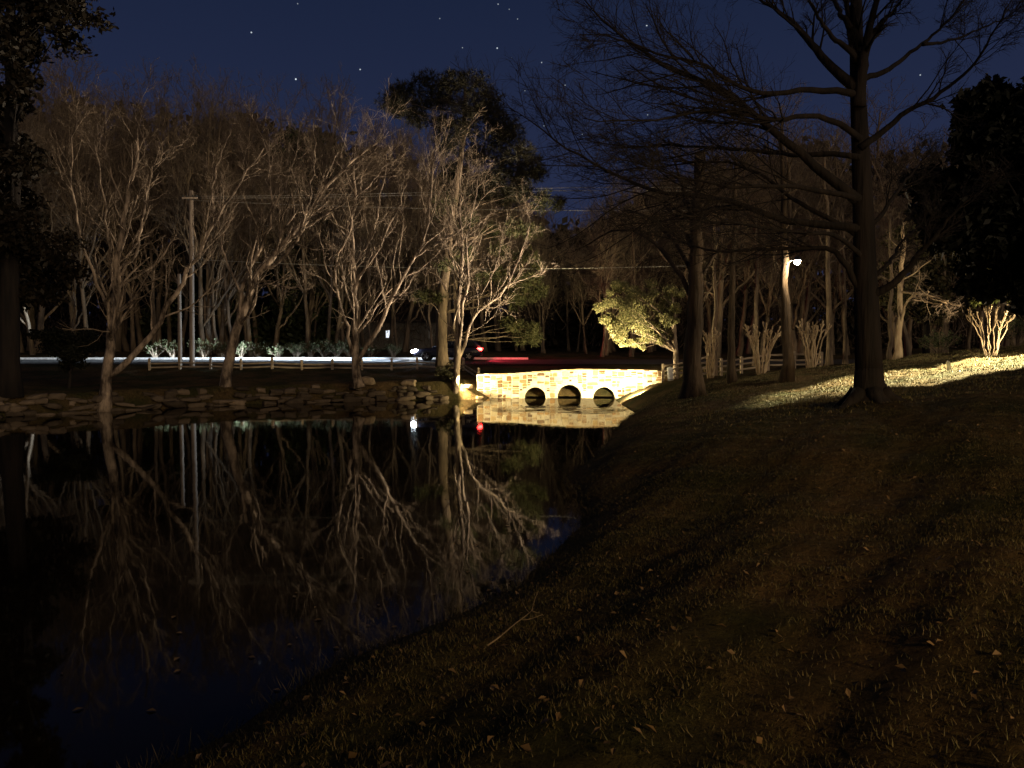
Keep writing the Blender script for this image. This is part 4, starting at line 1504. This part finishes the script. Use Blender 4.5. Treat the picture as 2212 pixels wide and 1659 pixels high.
FY = 48.6
pl = [(fx(x, FY), FY) for x in (323, 389, 455, 521, 588, 652, 718, 782, 846, 901, 951, 1001)]
pl.append((-1.9, 44.2))
fence('split-rail fence along the road left of the bridge', pl, (.22, .56), .68, 1)
pr = [(8.35, 42.9), (10.3, 43.3), (12.3, 44.0), (14.5, 44.6), (17, 45.2)]
fence('short split-rail fence running right from the bridge end', [(8.4, 43.0), (9.9, 43.7), (11.4, 44.8)], (.3, .58, .86), .95, 2)
fence('split-rail fence behind the crape myrtles on the right bank', [(fx(x, 40.) + .0, 40.2 + .15 * i) for i, x in enumerate((1502, 1562, 1608, 1668, 1728, 1790))], (.3, .58, .86), .95, 3)


# ------------------------------------------------------------------ small posts
def marker(name, label, x, y, s, tilt, cat, mat_='white_paint'):
    root = thing(name, label, cat, (x, y, gh(x, y)))
    g = Geo()
    g.box((0, 0, s[2] / 2 - .03), (s[0], s[1], s[2] + .06))
    g.add([(-s[0] / 2, -s[1] / 2, s[2] + .002), (s[0] / 2, -s[1] / 2, s[2] + .002), (s[0] / 2, s[1] / 2, s[2] + .002), (-s[0] / 2, s[1] / 2, s[2] + .002), (0, 0, s[2] + .05)],
          [np.array([[0, 1, 4], [1, 2, 4], [2, 3, 4], [3, 0, 4]])])
    o = g.build('stake', M[mat_], root, False)
    o.rotation_euler = (0, tilt, 0)
    if tilt < R(-8):
        return root
    g = Geo()
    g.box((0, 0, s[2] * .05), (s[0] + .01, s[1] + .01, s[2] * .08))
    o2 = g.build('band', M['metal'], root, False)
    o2.rotation_euler = (0, tilt, 0)
    return root


p = at(1449, 806, 42.9)
marker('marker_post', 'wide pale marker post beside the lit tree at the bridge right end', p[0], 42.9, (.32, .08, .70), R(-4), 'post')
p = at(1431, 800, 42.9)
p = at(2051, 790, 23.6)
marker('marker_post', 'small pale stake on the lit lawn at the right', p[0], 23.6, (.10, .06, .26), R(-10), 'stake')


# ------------------------------------------------------------------ street lamp fixed to the tall trunk
def street_lamp():
    p0 = at(1698, 572, 27.0)
    pb = at(1722, 563, 26.85)
    root = thing('street_lamp', 'lit street lamp on a short arm high on the tall trunk', 'street lamp', p0)
    g = Geo()
    g.tubes(resample([p0, (p0 + pb) / 2 + np.array([0, 0, .10]), pb + np.array([0, 0, .11])], 8), np.full(8, .022), 8)
    g.build('arm', M['metal'], root, True, p0)
    # shallow hood
    K = 20
    a = np.arange(K) * 2 * math.pi / K
    prof = [(.02, .15), (.07, .13), (.13, .06), (.15, .0), (.14, .0), (.12, .05), (.02, .11)]
    v = np.concatenate([np.stack([pb[0] + q * np.cos(a), pb[1] + q * np.sin(a), np.full(K, pb[2] + z)], 1) for q, z in prof])
    i = np.arange(K)
    g = Geo()
    g.add(v, [np.stack([i + s * K, (i + 1) % K + s * K, (i + 1) % K + (s + 1) * K, i + (s + 1) * K], 1) for s in range(len(prof) - 1)])
    g.build('hood', M['metal'], root, True, p0)
    g = Geo()
    prof = [(.002, -.14), (.07, -.12), (.11, -.05), (.10, .01), (.04, .05)]
    v = np.concatenate([np.stack([pb[0] + q * np.cos(a), pb[1] + q * np.sin(a), np.full(K, pb[2] + z)], 1) for q, z in prof])
    g.add(v, [np.stack([i + s * K, (i + 1) % K + s * K, (i + 1) % K + (s + 1) * K, i + (s + 1) * K], 1) for s in range(len(prof) - 1)])
    g.build('bulb', M['lamp_bulb'], root, True, p0)
    l = lamp('street_light', 'POINT', (pb[0] + .02, pb[1], pb[2] - .27), None, 170, (1., .74, .42), .08)
    return root


street_lamp()


# ------------------------------------------------------------------ utility poles and wires
def utility_pole(label, px, y0, y1, Y, r, arm=True):
    b = at(px, y0, Y)
    b[2] = gh(b[0], Y)
    t = at(px - 2, y1, Y)
    root = thing('utility_pole', label, 'utility pole', b)
    g = Geo()
    g.tubes(resample([b - np.array([0, 0, .2]), (b + t) / 2, t], 8), np.linspace(r, r * .75, 8), 12)
    g.build('pole', M['pole_wood'], root, True, b)
    if arm:
        g = Geo()
        g.box((t[0], t[1] - r - .05, t[2] - .5), (.95, .1, .10))
        g.build('crossarm', M['pole_wood'], root, False, b)
        for dx in (-.42, -.2, .2, .42):
            g = Geo()
            g.tubes(np.array([(t[0] + dx, t[1] - r - .05, t[2] - .44), (t[0] + dx, t[1] - r - .05, t[2] - .36), (t[0] + dx, t[1] - r - .05, t[2] - .3)]), np.array([.03, .05, .03]), 8)
            g.build('insulator', M['concrete'], root, True, b)
    return t


utility_pole('tall utility pole with crossarm behind the leaning tree', 415, 800, 412, 49.6, .17)
utility_pole('shorter utility pole left of the tall one', 389, 800, 592, 49.9, .14, False)


def wire(label, pts, r=.012):
    P = resample(np.array(pts), 24)
    sag = np.linspace(-1, 1, 24) ** 2 - 1
    P[:, 2] += sag * .25
    g = Geo()
    g.tubes(P, np.full(24, r), 6)
    o = g.build('power_line', M['cable'], None)
    props(o, label, 'power line', 'overhead power lines behind the pine')


wire('topmost overhead power line crossing behind the tall pine', [at(411, 424, 49.4), at(1190, 398, 49.0), at(1500, 404, 50)])
wire('second overhead power line just under the topmost one', [at(417, 428, 49.4), at(1190, 404, 49.2), at(1500, 412, 50)])
wire('third overhead power line below the upper pair', [at(404, 432, 49.5), at(1190, 447, 49.2), at(1500, 455, 50)])
wire('lowest power line over the bridge, level with the bare branches', [at(412, 560, 49.5), at(1060, 573, 47.5), at(1498, 574, 46)], .018)


# ------------------------------------------------------------------ the car on the road
def sup(w, z0, z1, n=20, e=3.2):
    a = np.linspace(0, 2 * math.pi, n, endpoint=False)
    c, s = np.cos(a), np.sin(a)
    y = np.sign(c) * np.abs(c) ** (2 / e) * w
    z = np.sign(s) * np.abs(s) ** (2 / e)
    return y, (z0 + z1) / 2 + z * (z1 - z0) / 2


def loft(g, st, n=20, e=3.2):
    V = []
    for x, w, z0, z1 in st:
        y, z = sup(w, z0, z1, n, e)
        V.append(np.stack([np.full(n, x), y, z], 1))
    m = len(st)
    idx = np.arange(m * n).reshape(m, n)
    q = np.stack([idx[:-1], np.roll(idx[:-1], -1, 1), np.roll(idx[1:], -1, 1), idx[1:]], -1).reshape(-1, 4)
    g.add(np.concatenate(V), [q, idx[0][::-1], idx[-1]])


def build_car():
    CY = 55.0
    cx = fx(968, CY)
    zr = float(np.interp(CY, [50.5, 53.7, 57], [1.70, 1.84, 1.95])) + .022
    root = thing('parked_car', 'dark station wagon on the road with headlights and tail lights lit', 'car', (cx, CY, zr))
    root.name = 'car'
    g = Geo()   # front towards -X
    loft(g, [(-2.48, .55, .42, .62), (-2.40, .78, .32, .74), (-2.15, .88, .26, .82), (-1.6, .92, .24, .90), (-.9, .93, .24, .97), (.4, .93, .24, .99), (1.6, .93, .25, 1.0), (2.2, .90, .28, .98), (2.42, .82, .36, .92), (2.48, .66, .45, .85)])
    g.build('body', M['car_paint'], root)
    g = Geo()
    loft(g, [(-1.05, .72, .90, .98), (-.75, .77, .90, 1.16), (-.25, .74, .90, 1.42), (.2, .72, .90, 1.50), (1.2, .71, .90, 1.50), (1.9, .70, .90, 1.44), (2.2, .72, .90, 1.22), (2.36, .72, .88, .98)], e=3.0)
    g.build('roof', M['car_paint'], root)
    for sg in (-1, 1):
        for (a, b, c, d) in [((-.62, 1.02), (.28, 1.02), (.30, 1.40), (-.16, 1.36)), ((.38, 1.02), (1.28, 1.02), (1.24, 1.40), (.38, 1.40)), ((1.36, 1.02), (2.08, 1.04), (1.82, 1.36), (1.34, 1.40))]:
            g = Geo()
            v = [(x, sg * (.80 - .10 * (z - 1.0) / .4), z) for x, z in (a, b, c, d)]
            v += [(x, sg * (.70 - .10 * (z - 1.0) / .4), z) for x, z in (a, b, c, d)]
            g.add(v, np.array([[0, 1, 2, 3], [7, 6, 5, 4], [0, 4, 5, 1], [1, 5, 6, 2], [2, 6, 7, 3], [3, 7, 4, 0]]))
            g.build('window', M['car_glass'], root, False)
        for x in (-1.48, 1.5):
            w = Geo()
            K = 24
            a = np.arange(K) * 2 * math.pi / K
            prof = [(.20, -.11), (.31, -.11), (.335, -.07), (.335, .07), (.31, .11), (.20, .11)]
            v = np.concatenate([np.stack([x + q * np.cos(a), np.full(K, sg * .84 + t), .335 + q * np.sin(a)], 1) for q, t in prof])
            i = np.arange(K)
            w.add(v, [np.stack([i + s * K, (i + 1) % K + s * K, (i + 1) % K + (s + 1) * K, i + (s + 1) * K], 1) for s in range(len(prof) - 1)])
            wh = w.build('wheel', M['black_rubber'], root)
            r_ = Geo()
            yy = sg * .945
            for k in range(5):
                t = 2 * math.pi * k / 5
                v = [(x + .03 * math.cos(t + 1.57), yy, .335 + .03 * math.sin(t + 1.57)), (x + .2 * math.cos(t + .13), yy, .335 + .2 * math.sin(t + .13)),
                     (x + .2 * math.cos(t - .13), yy, .335 + .2 * math.sin(t - .13)), (x + .03 * math.cos(t - 1.57), yy, .335 + .03 * math.sin(t - 1.57))]
                r_.add(v + [(q[0], q[1] - sg * .04, q[2]) for q in v], np.array([[0, 1, 2, 3], [7, 6, 5, 4], [0, 4, 5, 1], [1, 5, 6, 2], [2, 6, 7, 3], [3, 7, 4, 0]]))
            r_.build('rim', M['alloy'], wh, False)
        g = Geo()
        loft(g, [(-.82, .02, 1.0, 1.04), (-.76, .09, .96, 1.10), (-.66, .09, .96, 1.10), (-.62, .05, .99, 1.06)], 12)
        o = g.build('wing_mirror', M['car_paint'], root)
        o.location = (0, sg * .98, 0)
        g = Geo()
        loft(g, [(-2.50, .06, .60, .68), (-2.40, .13, .56, .76), (-2.14, .10, .62, .80), (-2.02, .03, .68, .78)], 14)
        o = g.build('headlight', M['head_lens'], root)
        o.location = (-.035, sg * .80, 0)
        g = Geo()
        loft(g, [(2.08, .03, .78, .86), (2.16, .09, .72, .92), (2.38, .12, .70, .92), (2.46, .07, .74, .88)], 14)
        o = g.build('tail_light', M['tail_lens'], root)
        o.location = (0, sg * .78, 0)
        # the beam
        x0, y0, z0 = cx - 2.56, CY + sg * .7, zr + .66
        lamp('headlight_beam', 'SPOT', (x0, y0, z0), (x0 - 16, y0 - .9, z0 - .55), 4500, (.66, .82, 1.0), .05, 80, .9)
        if sg > 0:
            lamp('headlight_main_beam', 'SPOT', (x0, y0, z0), (x0 - 24, y0 + 1.15, z0 - .3), 260000, (.75, .88, 1.0), .05, 28, 1.0)  # extra narrow spot added to light the roadside strip white
            lamp('tail_light_beam', 'SPOT', (cx + 2.56, y0, zr + .8), (cx + 12, y0 + 1.3, zr + .2), 450, (1., .05, .04), .05, 60, 1.0)  # extra red spot added to light the strip behind the car
        lamp('tail_light_glow', 'SPOT', (cx + 2.56, CY + sg * .72, zr + .8), (cx + 9, CY + sg * .72 - .4, zr), 420, (1., .04, .07), .05, 150, .9)
    g = Geo()
    g.box((-2.485, 0, .5), (.06, .9, .14))
    g.build('grille', M['black_rubber'], root, False)


build_car()


# ------------------------------------------------------------------ distant house with lit windows
def build_house():
    Y = 88.0
    x0, x1 = -23.5, -7.0
    zg = gh(-15, Y)
    root = thing('house', 'distant low house in the woods showing small lit windows', 'house', ((x0 + x1) / 2, Y, zg))
    org = np.array(root.location)
    g = Geo()
    g.box(((x0 + x1) / 2, Y + 4, zg + 1.5), (x1 - x0, 8, 3.0))
    g.build('wall', M['siding'], root, False, org)
    g = Geo()
    a, b, y0, y1, z, zt = x0 - .5, x1 + .5, Y - .5, Y + 8.5, zg + 3.02, zg + 5.4
    ym = (y0 + y1) / 2
    g.add([(a, y0, z), (b, y0, z), (b, y1, z), (a, y1, z), (a, ym, zt), (b, ym, zt)], [np.array([[0, 1, 5, 4], [2, 3, 4, 5], [0, 3, 2, 1]]), np.array([[0, 4, 3], [1, 2, 5]])])
    g.build('roof', M['shingle'], root, False, org)
    for px, w, m in ((709, .22, 'lit_pane'), (842, .8, 'lit_pane'), (931, .26, 'lit_pane')):
        xx = fx(px, Y)
        g = Geo()
        for dx, dz, sx_, sz_ in ((-w / 2 - .05, 0, .1, 1.0), (w / 2 + .05, 0, .1, 1.0), (0, .45, w, .1), (0, -.45, w, .1)):
            g.box((xx + dx, Y - .04, zg + 1.7 + dz), (sx_, .08, sz_))
        f = g.build('window', M['white_paint'], root, False, org)
        g = Geo()
        g.box((xx, Y - .02, zg + 1.7), (w, .03, .8))
        g.build('pane', M[m], f, False, org)


build_house()


# ------------------------------------------------------------------ roadside shrubs lit by the headlights
def road_shrub(label, loc, seed, H=1.1, tints=None):
    rng = np.random.default_rng(seed)
    root = thing('roadside_shrub', label, 'shrub', loc, 0, 'low shrubs along the far side of the road')
    g, h = Geo(), Geo()
    P = []
    for k in range(26):
        a = rng.uniform(0, 6.28)
        q = rng.uniform(.2, 1.0)
        hh = H * rng.uniform(.5, 1.1)
        P.append(resample([(0 + .1 * math.cos(a), .1 * math.sin(a), -.03), (q * .4 * math.cos(a), q * .4 * math.sin(a), hh * .55), (q * math.cos(a), q * math.sin(a), hh)], 6))
    P = np.array(P)
    g.tubes(P, np.repeat(np.linspace(.02, .007, 6)[None], len(P), 0), 5)
    w, wr = sprout(P, np.full(P.shape[:2], .012), 5, rng, t0=.3, ang=(25, 60), ratio=(.3, .55), npts=4, rmin=.006)
    g.add(*tube_batch(w, wr, 3, False))
    g.build('stems', M['twig'], root)
    leaf_cloud(h, w[:, -1], np.full(len(w), .12), 9, .12, rng, tints or [(.045, .055, .025), (.065, .07, .035), (.035, .045, .018)], .8, .45)
    h.build('foliage', M['leaf'], root, True, None, True)
    return root


sh = [road_shrub('', (0, 0, 0), 90 + i) for i in range(3)]
rng = np.random.default_rng(99)
for i, px in enumerate((335, 372, 440, 480, 520, 556, 600, 640, 672, 700, 728, 752, 800, 850)):
    Y = rng.uniform(58.2, 60.0)
    X = fx(px, Y)
    loc = (X, Y, gh(X, Y))
    lab = 'low leafy shrub lit bluish by headlights along the far road edge'
    if i < 3:
        o = sh[i]
        o.location = loc
    else:
        o = copy_thing(sh[i % 3], loc, rng.uniform(0, 6.28), rng.uniform(.7, 1.15))
    o['label'] = lab
for i, (x, y, Y, s, lab) in enumerate([(2030, 775, 33, .8, 'low brown shrub beyond the lit lawn'), (2195, 735, 30, .9, 'low brown shrub right of the brightly lit crape myrtle')]):
    o = copy_thing(sh[i], on_ground(x, y, Y), 1.0 + i, s, lab, 'low brown shrubs beyond the lawn')


# ------------------------------------------------------------------ grass and fallen leaves
def scatter(n, xr, yr, rng, smin=.1):
    x = rng.uniform(*xr, n)
    y = yr[0] + (yr[1] - yr[0]) * rng.random(n) ** 1.4
    k = (pond_sd(x, y) > smin) & (np.abs(x) < .72 * y + 1.2)
    x, y = x[k], y[k]
    return x, y, height(x, y)


def grass(name, n, xr, yr, hmean, wid, seed, label, straw_lift=1.0):
    rng = np.random.default_rng(seed)
    x, y, z = scatter(n, xr, yr, rng)
    m = len(x)
    # tufty: drop blades where a slow noise is low
    keep = (np.sin(3.1 * x + 1.3 * y) + np.sin(5.3 * y - 2.2 * x) + np.sin(1.1 * x - .7 * y)) > rng.uniform(-3.0, .5, m)
    if straw_lift > 1:      # the lawn thins out into the rough bank
        keep &= sstep(13.5, 20, y) * sstep(2.5, 7.5, x) > rng.random(m)
    else:
        keep &= 1 - sstep(15, 26, y) * .7 > rng.random(m)
    x, y, z = x[keep], y[keep], z[keep]
    m = len(x)
    a = rng.uniform(0, 6.28, m)
    hh = hmean * rng.uniform(.4, 1.5, m)
    ln = rng.uniform(.2, 1.1, m) * hh
    b = rng.uniform(0, 6.28, m)
    p = np.stack([x, y, z - .004], 1)
    d = np.stack([np.cos(a), np.sin(a), np.zeros(m)], 1) * wid
    t = np.stack([x + np.cos(b) * ln, y + np.sin(b) * ln, z + hh], 1)
    v = np.stack([p - d, p + d, t], 1).reshape(-1, 3)
    pal = np.array([(.062, .050, .022), (.048, .046, .016), (.078, .058, .029), (.055, .048, .019)])
    ti = pal[rng.integers(0, 4, m)] * rng.uniform(.75, 1.2, (m, 1)) * straw_lift
    props(mesh(name, v, np.arange(3 * m).reshape(m, 3), M['leaf'], None, False, None, np.repeat(ti, 3, 0)), label, 'grass', None, 'stuff')


grass('grass', 640000, (-6, 14), (1.6, 27), .026, .0030, 400, 'short winter grass on the near bank')
grass('lawn_grass', 120000, (3, 26), (14, 34), .05, .011, 401, 'short lawn grass on the lit slope at right', 2.2)  # dormant straw tone, raised to put more brightness into the lit strip


def fallen_leaves():
    rng = np.random.default_rng(410)
    x, y, z = scatter(5200, (-6, 12), (1.8, 24), rng, .02)
    m = len(x)
    s = rng.uniform(.012, .034, m)
    a = rng.uniform(0, 6.28, m)
    up = rng.uniform(.004, .035, m)
    u = np.stack([np.cos(a), np.sin(a), rng.normal(0, .35, m)], 1)
    w = np.stack([-np.sin(a), np.cos(a), rng.normal(0, .35, m)], 1) * .55
    c = np.stack([x, y, z + up], 1)
    s = s[:, None]
    curl = np.stack([np.zeros(m), np.zeros(m), rng.uniform(0, .5, m)], 1) * s
    v = np.stack([c - u * s, c - u * s * .1 + w * s + curl, c + u * s, c - u * s * .1 - w * s + curl], 1).reshape(-1, 3)
    k = np.arange(m) * 4
    f = np.concatenate([np.stack([k, k + 1, k + 2], 1), np.stack([k, k + 2, k + 3], 1)])
    pal = np.array([(.085, .055, .027), (.10, .066, .034), (.055, .036, .019), (.13, .088, .05)])
    ti = pal[rng.integers(0, 4, m)] * rng.uniform(.7, 1.2, (m, 1))
    props(mesh('fallen_leaves', v, f, M['leaf'], None, False, None, np.repeat(ti, 4, 0)), 'dead brown leaves scattered over the grass', 'leaves', None, 'stuff')


fallen_leaves()


def fallen_stick():
    rng = np.random.default_rng(505)
    pts = []
    for (x, y, Y) in [(1052, 1345, 5.4), (1080, 1330, 5.6), (1105, 1318, 5.8), (1130, 1300, 6.05), (1146, 1283, 6.3), (1155, 1268, 6.5)]:
        X = (x - 1106) * Y / FPX
        pts.append((X, Y, gh(X, Y) + .03 + rng.uniform(0, .02)))
    p = resample(np.array(pts), 12)
    r = np.linspace(.0065, .003, 12)
    g = Geo()
    g.tubes(p, r, 6)
    w, wr = sprout(p[None], r[None], 5, rng, t0=.3, ang=(25, 50), ratio=(.15, .3), npts=4, up=.05, rmin=.003, lmin=.06)
    w[:, :, 2] = np.maximum(w[:, :, 2], p[:, 2].min() - .02)
    g.add(*tube_batch(w, wr, 5))
    o = g.build('fallen_branch', M['brown_twig'])
    props(o, 'thin fallen branch lying on the grass near the water edge', 'branch')


fallen_stick()


def shore_fringe():
    """longer dead grass hanging over the near shore"""
    rng = np.random.default_rng(606)
    P = POND[4:23]
    d = np.concatenate([[0], np.cumsum(np.linalg.norm(np.diff(P, axis=0), axis=1))])
    m = 9000
    t = rng.uniform(0, d[-1], m)
    x = np.interp(t, d, P[:, 0]) + rng.normal(0, .06, m)
    y = np.interp(t, d, P[:, 1]) + rng.normal(0, .06, m)
    k = np.sin(t * 2.3) + np.sin(t * 5.9 + 1) + np.sin(t * 13) > rng.uniform(-2.2, 2.0, m)
    x, y = x[k], y[k]
    m = len(x)
    z = np.maximum(height(x, y), -.03)
    hh = rng.uniform(.03, .12, m)
    b = rng.uniform(0, 6.28, m)
    ln = rng.uniform(.3, 1.3, m) * hh
    a = rng.uniform(0, 6.28, m)
    dv = np.stack([np.cos(a), np.sin(a), np.zeros(m)], 1) * .0045
    p = np.stack([x, y, z - .01], 1)
    t_ = np.stack([x + np.cos(b) * ln, y + np.sin(b) * ln, z + hh], 1)
    v = np.stack([p - dv, p + dv, t_], 1).reshape(-1, 3)
    ti = np.array([(.045, .036, .018), (.034, .030, .012), (.055, .043, .025)])[rng.integers(0, 3, m)]
    props(mesh('shore_grass', v, np.arange(3 * m).reshape(m, 3), M['leaf'], None, False, None, np.repeat(ti, 3, 0)), 'longer dead grass fringing the near waterline', 'grass', None, 'stuff')


shore_fringe()


def floating_leaves():
    rng = np.random.default_rng(707)
    n = 5000
    x = rng.uniform(-16, 6, n)
    y = rng.uniform(5, 41, n)
    sd = pond_sd(x, y)
    k = (sd < -.03) & (np.abs(x) < .7 * y) & (rng.random(n) < np.exp(sd / 1.1) + .02)
    x, y = x[k], y[k]
    m = len(x)
    a = rng.uniform(0, 6.28, m)
    s_ = rng.uniform(.015, .04, m)[:, None]
    u = np.stack([np.cos(a), np.sin(a), np.zeros(m)], 1)
    w = np.stack([-np.sin(a), np.cos(a), np.zeros(m)], 1) * .6
    c = np.stack([x, y, np.full(m, .006)], 1)
    up = np.array([0, 0, .008])
    v = np.stack([c - u * s_, c + w * s_ + up, c + u * s_, c - w * s_ + up], 1).reshape(-1, 3)
    ti = np.array([(.07, .05, .028), (.10, .07, .04), (.05, .035, .02)])[rng.integers(0, 3, m)]
    props(mesh('floating_leaves', v, np.arange(4 * m).reshape(m, 4), M['leaf'], None, False, None, np.repeat(ti, 4, 0)), 'dead leaves floating on the pond near the shore', 'leaves', None, 'stuff')


floating_leaves()
